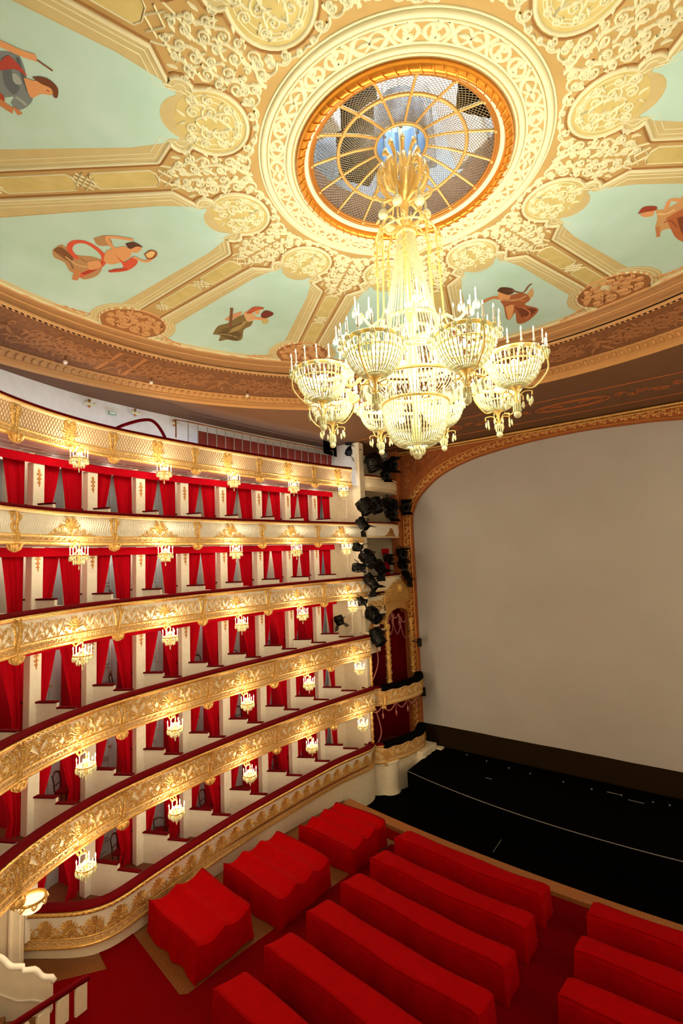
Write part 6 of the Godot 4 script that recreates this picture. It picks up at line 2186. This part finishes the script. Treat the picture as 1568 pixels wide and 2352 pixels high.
func on_x(x: float, y: float, wx: float) -> Vector3:
	var d := ray(x, y)
	return CAM_P + d * ((wx - CAM_P.x) / d.x)

func spotlight(at: Vector3, ln: float, rad: float, yaw: float, pitch: float, sd: int, label: String, doors := true) -> void:
	var t := thing("wrapped_spotlight", label, "spotlight", at)
	var rng := RandomNumberGenerator.new(); rng.seed = sd
	var b := Basis(Vector3.UP, yaw) * Basis(Vector3(1, 0, 0), pitch)
	var mb := MB.new()
	var rows := []
	var N := 13
	var prof := [[-0.5, 0.0], [-0.5, 0.7], [-0.42, 0.95], [-0.2, 1.05], [0.0, 1.0], [0.2, 0.92], [0.35, 0.85], [0.5, 0.95], [0.52, 0.8], [0.44, 0.6], [0.42, 0.0]]
	for q in prof:
		var row := PackedVector3Array()
		for i in N:
			var a := TAU * i / N
			var r: float = rad * q[1] * (1.0 + rng.randf_range(-0.16, 0.16))
			row.append(b * Vector3(cos(a) * r, sin(a) * r * 1.1, q[0] * ln + rng.randf_range(-0.03, 0.03)))
		rows.append(row)
	mb.grid(rows, true)
	obj("wrapped_housing", mb, M.black_foil, t)
	if doors:
		for a in [0.0, PI]:
			var dm := MB.new()
			var e := Basis(Vector3(0, 0, 1), a)
			var p := [Vector3(-rad, rad * 0.9, 0.48 * ln), Vector3(rad, rad * 0.9, 0.48 * ln), Vector3(rad * 1.15, rad * 1.5, 0.48 * ln + rad), Vector3(-rad * 1.15, rad * 1.5, 0.48 * ln + rad)]
			var o := Vector3(0, 0.014, 0)
			dm.grid([PackedVector3Array([b * (e * p[0]), b * (e * p[1]), b * (e * (p[1] + o)), b * (e * (p[0] + o))]), PackedVector3Array([b * (e * p[3]), b * (e * p[2]), b * (e * (p[2] + o)), b * (e * (p[3] + o))])], true)
			obj("barn_door", dm, M.black_foil, t)
	var yk := MB.new()
	yk.tube(PackedVector3Array([b * Vector3(-rad * 1.2, 0, 0), b * Vector3(-rad * 1.25, rad * 1.3, -0.05), b * Vector3(rad * 1.25, rad * 1.3, -0.05), b * Vector3(rad * 1.2, 0, 0)]), 0.02, 5)
	yk.tube(PackedVector3Array([b * Vector3(0, rad * 1.3, -0.05), b * Vector3(0, rad * 1.3, -0.05) + Vector3(-0.25, 0.12, 0)]), 0.022, 5)
	obj("yoke", yk, M.black_foil, t)

func build_details() -> void:
	# spotlights wrapped in black foil around the stage boxes
	var S := [
		[857, 1062, 0.85, 0.36, 0.4, 1.3, "tall black wrapped spotlight standing on the top stage box, wall side"],
		[893, 1070, 1.0, 0.26, -0.5, 0.1, "long black wrapped spotlight aimed across the top stage box"],
		[885, 1092, 0.7, 0.2, -0.7, 0.2, "small black wrapped spotlight lying under the long one, top stage box"],
		[806, 1038, 0.5, 0.22, 0.3, 0.6, "black wrapped spotlight hanging beside the black panel of the gallery"],
		[801, 1015, 0.35, 0.16, 0.6, 0.2, "small black spotlight on the stand beside the gallery panel"],
		[838, 1163, 0.75, 0.32, 0.3, 1.1, "upright black wrapped spotlight over the fluted stage box, wall side"],
		[864, 1160, 0.75, 0.28, -0.1, 1.2, "upright black wrapped spotlight in the middle above the fluted stage box"],
		[893, 1156, 1.0, 0.27, -0.5, 0.25, "long black wrapped spotlight slanting above the fluted stage box"],
		[897, 1180, 0.8, 0.24, -0.6, 0.1, "low black wrapped spotlight on the rail of the fluted stage box"],
		[931, 1167, 0.5, 0.26, -0.9, 0.0, "square-nosed black spotlight above the fluted stage box beside the curtain"],
		[832, 1203, 0.6, 0.22, 0.1, 0.9, "small black spotlight hanging below the rail end of the fluted balcony"],
		[846, 1283, 0.9, 0.3, 0.3, 0.8, "big black wrapped spotlight above the plain cream stage box, wall side"],
		[872, 1302, 0.7, 0.24, -0.3, 0.9, "black wrapped spotlight in the middle of the plain cream stage box"],
		[890, 1283, 0.7, 0.16, -0.6, 0.1, "thin black spotlight across the opening above the plain cream box"],
		[922, 1271, 0.6, 0.25, -0.7, 0.2, "black wrapped spotlight beside the curtain, upper of two over the canopy"],
		[924, 1298, 0.75, 0.2, -0.7, 0.3, "black wrapped spotlight beside the curtain, lower of two over the canopy"],
		[937, 1327, 0.5, 0.17, -0.4, 0.7, "small black spotlight tucked at the shoulder of the gilded canopy"],
		[852, 1336, 0.8, 0.23, 0.0, 0.9, "black spotlight hanging at the end of the white scrollwork balcony"],
		[824, 1304, 0.6, 0.2, 0.6, 0.1, "black wrapped spotlight on the rail where the white scrollwork balcony ends"],
		[820, 1257, 0.45, 0.18, 0.4, 0.3, "small black spotlight under the end of the fluted balcony"],
		[829, 1382, 0.5, 0.17, 0.4, 0.2, "small black spotlight under the end of the white scrollwork balcony"],
		[778, 1425, 0.45, 0.2, 0.3, 1.2, "black wrapped spotlight hanging on the plain wall above the upper gilded balcony"],
		[856, 1412, 0.75, 0.3, -0.3, 0.5, "black wrapped spotlight left of the gilded canopy arch, upper of two"],
		[866, 1462, 0.8, 0.3, -0.2, 0.9, "black wrapped spotlight left of the gilded canopy arch, lower of two"]]
	for i in S.size():
		var s: Array = S[i]
		spotlight(on_x(s[0], s[1], -10.05 if s[0] > 815 else (-11.2 if s[0] > 790 else -11.75)), s[2] * 1.12, s[3] * 1.15, PI / 2 + s[4], s[5], 300 + i, s[6], s[3] < 0.27)
	for q in [[963, 1475, "small black box lamp on the portal beside the gilded canopy"], [972, 1588, "small black box lamp on the portal beside the lower gilded box"]]:
		var p := on_x(q[0], q[1], -9.55)
		var t := thing("portal_lamp", q[2], "lamp", p)
		var mb := MB.new(); mb.box(Transform3D(Basis(Vector3.UP, 0.5), Vector3.ZERO), Vector3(0.26, 0.44, 0.42), 0.03)
		obj("housing", mb, M.black_foil, t)
		var ar := MB.new(); ar.tube(PackedVector3Array([Vector3(-0.1, 0.0, 0), Vector3(-0.45, 0.05, 0.1)]), 0.03, 5)
		obj("arm", ar, M.black_foil, t)
	# white scaffold poles and hanger frames
	for q in [[798, 1268, 800, 1325, "white metal pole on the end of the white scrollwork balcony"], [808, 1400, 810, 1455, "white metal pole at the end of the upper gilded balcony, box side"], [828, 1395, 829, 1456, "white metal pole at the end of the upper gilded balcony, stage side"], [796, 1145, 796, 1190, "white metal pole standing on the end of the fluted balcony"]]:
		var a := on_x(q[0], q[1], -10.75); var b := on_x(q[2], q[3], -10.75)
		var mb := MB.new()
		mb.tube(PackedVector3Array([a, b]), 0.028, 6)
		mb.tube(PackedVector3Array([a.lerp(b, 0.1), a.lerp(b, 0.1) + Vector3(0.1, 0, 0.5)]), 0.022, 5)
		mb.tube(PackedVector3Array([a.lerp(b, 0.95), a.lerp(b, 0.95) + Vector3(0.1, 0, 0.5)]), 0.022, 5)
		tag(obj("scaffold_pole", mb, M.white_metal), q[4], "pole", "white poles at the balcony ends")
	# gallery: railing with red panels, curved handrail, black panel, sconces, sign
	var gr := thing("gallery_railing", "steel railing with dark red panels on the top gallery", "railing")
	var w0 := s_at_z(wall, -4.1); var w1 := s_at_z(wall, -13.0)
	var pn := MB.new()
	sweep_hard(pn, wall, [[0.3, -16.0], [0.3, -16.72], [0.22, -16.72], [0.22, -16.0]], 0.0, w0 + 0.6, w1, 0.3)
	obj("red_panel", pn, M.panel_red, gr)
	for i in 20:
		var a := at_s(wall, lerpf(w0, w1, i / 19.0))
		var p: Vector2 = a[0] + a[1] * 0.45
		var mb := MB.new()
		mb.tube(PackedVector3Array([Vector3(p.x, 16.05, p.y), Vector3(p.x, 16.95, p.y)]), 0.022, 5)
		obj("post", mb, M.steel, gr)
	var tr := MB.new()
	var tp := PackedVector3Array()
	for i in 30:
		var a := at_s(wall, lerpf(w0, w1, i / 29.0))
		var p: Vector2 = a[0] + a[1] * 0.45
		tp.append(Vector3(p.x, 16.96, p.y))
	tr.tube(tp, 0.035, 6)
	tr.tube(PackedVector3Array([tp[0], tp[0] + Vector3(0.25, -0.12, 0.75), tp[0] + Vector3(0.25, -0.85, 0.75)]), 0.03, 6)
	obj("top_rail", tr, M.bronze, gr)
	var hr := MB.new()
	hr.tube(smooth3([on_x(262, 986, -12.3), on_x(285, 976, -12.3), on_x(320, 966, -12.3), on_x(345, 965, -12.3), on_x(360, 975, -12.3), on_x(372, 992, -12.3), on_x(380, 1008, -12.3)]), 0.06, 7)
	tag(obj("curved_handrail", hr, M.velvet), "dark red curved stair handrail rising behind the lattice gallery", "handrail")
	var bp := MB.new()
	bp.box(Transform3D(Basis(Vector3.UP, 0.1), on_x(758, 1031, -11.8)), Vector3(0.06, 0.7, 1.3), 0.01)
	tag(obj("black_panel", bp, M.black), "black rectangular panel at the stage end of the top gallery", "panel")
	for i in 4:
		var px: Array = [[80, 890], [205, 925], [310, 946], [400, 970]][i]
		var p := on_x(px[0], px[1], -13.62)
		var t := thing("wall_sconce", "small unlit crystal sconce on the pale gallery wall", "sconce", p, "gallery wall sconces")
		var mb := MB.new()
		mb.lathe(PackedVector2Array([Vector2(0, -0.2), Vector2(0.05, -0.15), Vector2(0.03, 0.0), Vector2(0.06, 0.1), Vector2(0, 0.15)]), 7)
		for s in [-1.0, 1.0]: mb.tube(smooth3([Vector3(0, 0, 0), Vector3(0.05, -0.06, s * 0.1), Vector3(0.05, 0.04, s * 0.18)]), 0.014, 4)
		obj("bracket", mb, M.gold_dark, t)
		var cr := MB.new()
		for j in 10: drop(cr, Vector3(0.05, 0.02, -0.18 + 0.04 * j), 1.3)
		tag(obj("crystal_drops", cr, M.crystal, t), "", "", "", "stuff")
	var ex := thing("exit_sign", "small pale green sign on the gallery wall above a door", "sign", on_x(258, 949, -13.62))
	var em := MB.new(); em.box(Transform3D.IDENTITY, Vector3(0.04, 0.12, 0.3), 0.008)
	obj("sign_case", em, M.exit_green, ex)
	var ef := MB.new(); ef.box(Transform3D(Basis.IDENTITY, Vector3(0.02, 0, 0)), Vector3(0.02, 0.08, 0.24))
	obj("sign_face", ef, M.exit, ex)
	for i in 3:
		var px: Array = [[150, 828], [347, 875], [568, 905]][i]
		var t := thing("cornice_lamp", "tiny white lamp on the brown ceiling frieze", "lamp", on_y(px[0], px[1], EYE + 6.6), "cornice lamps")
		var mb := MB.new(); mb.ball(Vector3(0, -0.06, 0), 0.07, 8, 6)
		obj("globe", mb, M.white, t)
		var nb := MB.new(); nb.tube(PackedVector3Array([Vector3(0, -0.02, 0), Vector3(0, 0.14, 0)]), 0.025, 5)
		obj("neck", nb, M.bronze, t)
	for i in 8:     # added lamps hidden inside the top parapet, put in to brighten the gallery wall
		var z := 2.6 - 2.1 * i
		var cv: Dictionary = rails[5]
		var sw := s_at_z(cv, z)
		var t := thing("added_wall_washer", "small added wall washer behind the lattice parapet, %s from the stage" % ORD[7 - i], "lamp", Vector3.ZERO, "added gallery wall washers")
		t.transform = frame_at(cv, sw, 15.45)
		var mb := MB.new(); mb.box(Transform3D(Basis.IDENTITY, Vector3(0, 0, -0.26)), Vector3(0.3, 0.08, 0.1), 0.01)
		obj("housing", mb, M.white_metal, t)
		var ln := MB.new(); ln.box(Transform3D(Basis.IDENTITY, Vector3(0, 0, -0.318)), Vector3(0.24, 0.05, 0.01))
		obj("lens", ln, M.attic_lamp, t)
		lamp(t, Vector3(0, 0, -0.42), 0.9, Color(0.88, 0.95, 1.0), 0.1)
	for q in [[-14.6, 1.0, "red curtain in the plain cream stage box, wall side"], [-17.5, -1.0, "red curtain in the plain cream stage box, beside the portal"]]:
		var o := obj("box_curtain", curtain_mesh(2.35, 0.8, 77), M.red)
		o.transform = Transform3D(Basis(Vector3(0, 0, -q[1]) * 1.0, Vector3.UP, Vector3(1, 0, 0)), Vector3(-11.3, 11.5, q[0]))
		tag(o, q[2], "curtain", "red box curtains")
	chairs()
	entrance()

func chairs() -> void:
	var seat := MB.new()
	seat.box(Transform3D(Basis.IDENTITY, Vector3(0, 0.45, 0)), Vector3(0.44, 0.07, 0.42), 0.02)
	var seat_m := seat.mesh()
	var leg := MB.new(); leg.tube(PackedVector3Array([Vector3(0, 0, 0), Vector3(0, 0.43, 0)]), [0.016, 0.024], 6)
	var leg_m := leg.mesh()
	var bk := MB.new()
	for s in [-1.0, 1.0]: bk.tube(PackedVector3Array([Vector3(s * 0.19, 0.45, -0.19), Vector3(s * 0.2, 0.75, -0.22), Vector3(s * 0.2, 0.98, -0.27)]), 0.022, 6)
	bk.tube(smooth3([Vector3(-0.2, 0.96, -0.27), Vector3(0, 1.04, -0.29), Vector3(0.2, 0.96, -0.27)]), 0.03, 6)
	bk.tube(PackedVector3Array([Vector3(-0.2, 0.66, -0.21), Vector3(0.2, 0.66, -0.21)]), 0.018, 5)
	var bk_m := bk.mesh()
	var nm := ["ground-tier boxes", "lower gilded balcony", "upper gilded balcony", "white scrollwork balcony"]
	# [tier, box bay, along, back, turn]
	for q in [[1, 4, 0.35, -0.45, 0.5], [1, 6, -0.5, -0.5, 2.6], [1, 8, 0.2, -0.5, 0.2], [1, 10, -0.1, -0.4, 1.0], [2, 5, 0.3, -0.5, 0.9], [2, 7, 0.1, -0.5, 0.3], [2, 8, -0.2, -0.45, 2.2], [2, 9, 0.1, -0.5, 0.4], [2, 10, 0.0, -0.4, 1.6], [3, 4, -0.2, -0.4, 0.5], [3, 7, 0.1, -0.45, 1.2], [3, 9, 0.0, -0.5, 0.2], [0, 5, 0.3, -0.3, 0.6], [0, 6, 0.0, -0.35, 2.4], [0, 7, 0.2, -0.4, 0.4], [0, 8, -0.1, -0.5, 1.0], [0, 9, 0.2, -0.4, 0.2]]:
		var s: float = (pil_s[q[1]] + pil_s[q[1] + 1]) / 2.0 + q[2]
		var tf := frame_at(wall, s, RAIL_Y[q[0]] - 0.8)
		var t := thing("box_chair", "dark wooden chair in the %s box from the stage, %s" % [ORD[11 - q[1]], nm[q[0]]], "chair", Vector3.ZERO, "chairs in the boxes")
		t.transform = tf.translated_local(Vector3(0, 0, q[3])) * Transform3D(Basis(Vector3.UP, q[4]), Vector3.ZERO)
		obj("seat", seat_m, M.velvet, t)
		obj("backrest", bk_m, M.dark_wood, t)
		for c in [[-0.19, -0.18], [0.19, -0.18], [-0.19, 0.18], [0.19, 0.18]]:
			var l := obj("leg", leg_m, M.dark_wood, t)
			l.position = Vector3(c[0], 0, c[1])

func entrance() -> void:
	# cream wall and stair beside the corner of the barrier
	var w := thing("wall_entrance", "cream panelled wall beside the side entrance stair", "wall", Vector3.ZERO, "", "structure")
	var mb := MB.new()
	mb.box(Transform3D(Basis(Vector3.UP, 0.9), Vector3(-12.6, 1.5, 3.0)), Vector3(2.6, 4.0, 0.3), 0.02)
	obj("wall_face", mb, M.plaster, w)
	var fl := MB.new()
	for i in 7:
		var c := Transform3D(Basis(Vector3.UP, 0.9), Vector3(-12.6, 1.5, 3.0)) * Vector3(-1.1 + 0.36 * i, 0, 0.17)
		fl.tube(PackedVector3Array([Vector3(c.x, -0.2, c.z), Vector3(c.x, 3.1, c.z)]), 0.06, 6)
	obj("flute", fl, M.plaster, w)
	var bal := thing("stair_balustrade", "white stepped balustrade with curved top beside the side stair", "balustrade", Vector3(-10.0, 0, 1.95))
	var d := Vector3(-0.66, 0, 0.75)
	var f := func(u: float, v: float, h: float) -> Vector3: return d * u + Vector3(0, v, 0) + Vector3(0.75, 0, 0.66) * h
	var outl := PackedVector2Array([Vector2(0, 0), Vector2(0, 0.72), Vector2(-0.04, 0.78), Vector2(0.02, 0.88), Vector2(0.14, 0.9)])
	outl.append_array(bezier(Vector2(0.2, 0.92), Vector2(0.3, 0.96), Vector2(0.32, 1.08), Vector2(0.42, 1.14), 5))
	outl.append_array(PackedVector2Array([Vector2(0.66, 1.16), Vector2(0.68, 1.26), Vector2(0.9, 1.3)]))
	outl.append_array(bezier(Vector2(0.95, 1.32), Vector2(1.05, 1.38), Vector2(1.08, 1.5), Vector2(1.2, 1.58), 5))
	outl.append_array(PackedVector2Array([Vector2(1.9, 1.75), Vector2(1.9, 0)]))
	var bm := MB.new()
	bm.poly(outl, f, 0.06); bm.poly(outl, f, -0.06)
	for i in outl.size():
		var a := outl[i]; var b := outl[(i + 1) % outl.size()]
		bm.quad(f.call(a.x, a.y, 0.06), f.call(b.x, b.y, 0.06), f.call(b.x, b.y, -0.06), f.call(a.x, a.y, -0.06))
	obj("balustrade_wall", bm, M.plaster, bal)
	var cp := MB.new()
	var cpth := PackedVector3Array()
	for i in range(2, outl.size() - 1): cpth.append(f.call(outl[i].x, outl[i].y, 0.0))
	cp.tube(cpth, 0.075, 6)
	cp.strip(PackedVector2Array([Vector2(0.02, 0.35), Vector2(0.4, 0.5), Vector2(0.75, 0.55), Vector2(1.5, 1.0)]), 0.06, 0.1, f)
	obj("coping", cp, M.white, bal)
	var st := thing("side_stair", "wooden side stair with a red runner beside the white balustrade", "stair", Vector3(-9.25, 0, 2.35))
	for i in 6:
		var sb := MB.new()
		sb.box(Transform3D(Basis(Vector3.UP, 0.85), Vector3(-0.35 - 0.19 * i, 0.07 + 0.15 * i, 0.62 + 0.2 * i)), Vector3(0.3, 0.16, 1.3), 0.015)
		obj("step", sb, M.wood, st)
		var rb := MB.new()
		rb.box(Transform3D(Basis(Vector3.UP, 0.85), Vector3(-0.25 - 0.19 * i, 0.08 + 0.15 * i, 0.75 + 0.2 * i)), Vector3(0.31, 0.165, 0.7), 0.015)
		obj("runner", rb, M.carpet, st)
	var nb := thing("stair_handrail", "white stair panel with a dark red handrail on the carpeted floor", "handrail", Vector3(-9.35, 0.05, 1.45))
	var p2 := MB.new()
	var d2 := Vector3(-0.12, 0, 0.99)
	for i in 5:
		p2.box(Transform3D(Basis(Vector3.UP, 0.1), d2 * (0.1 + 0.42 * i) + Vector3(0, 0.36 - 0.03 * i, 0)), Vector3(0.09, 0.72 - 0.04 * i, 0.3), 0.02)
	obj("panel", p2, M.plaster, nb)
	var hr := MB.new()
	hr.tube(PackedVector3Array([Vector3(0.02, 0.76, -0.08), d2 * 1.0 + Vector3(0, 0.74, 0), d2 * 2.2 + Vector3(0, 0.7, 0)]), 0.075, 7)
	obj("handrail_bar", hr, M.velvet, nb)
	# glowing bowl under the balcony by the entrance
	var bl := thing("bowl_lamp", "cream glowing bowl lamp with gilded scrolls under the lower gilded balcony", "lamp", Vector3(-10.1, 2.95, 2.42))
	var bm2 := MB.new()
	bm2.lathe(PackedVector2Array([Vector2(0.3, 0.0), Vector2(0.29, -0.1), Vector2(0.22, -0.22), Vector2(0.1, -0.29), Vector2(0, -0.3)]), 20)
	obj("bowl", bm2, M.bowl_lamp, bl)
	var bg := MB.new()
	bg.lathe(PackedVector2Array([Vector2(0.33, 0.06), Vector2(0.34, 0.0), Vector2(0.3, -0.03), Vector2(0.28, 0.04), Vector2(0.33, 0.06)]), 20)
	for i in 8:
		var a := TAU * i / 8.0
		bg.tube(smooth3([Vector3(cos(a) * 0.34, 0, sin(a) * 0.34), Vector3(cos(a + 0.2) * 0.36, -0.08, sin(a + 0.2) * 0.36), Vector3(cos(a + 0.35) * 0.33, -0.02, sin(a + 0.35) * 0.33)]), 0.025, 5)
	obj("gilded_rim", bg, M.gold, bl)
	lamp(bl, Vector3(0, -0.42, 0), 0.5, WARM, 0.2)
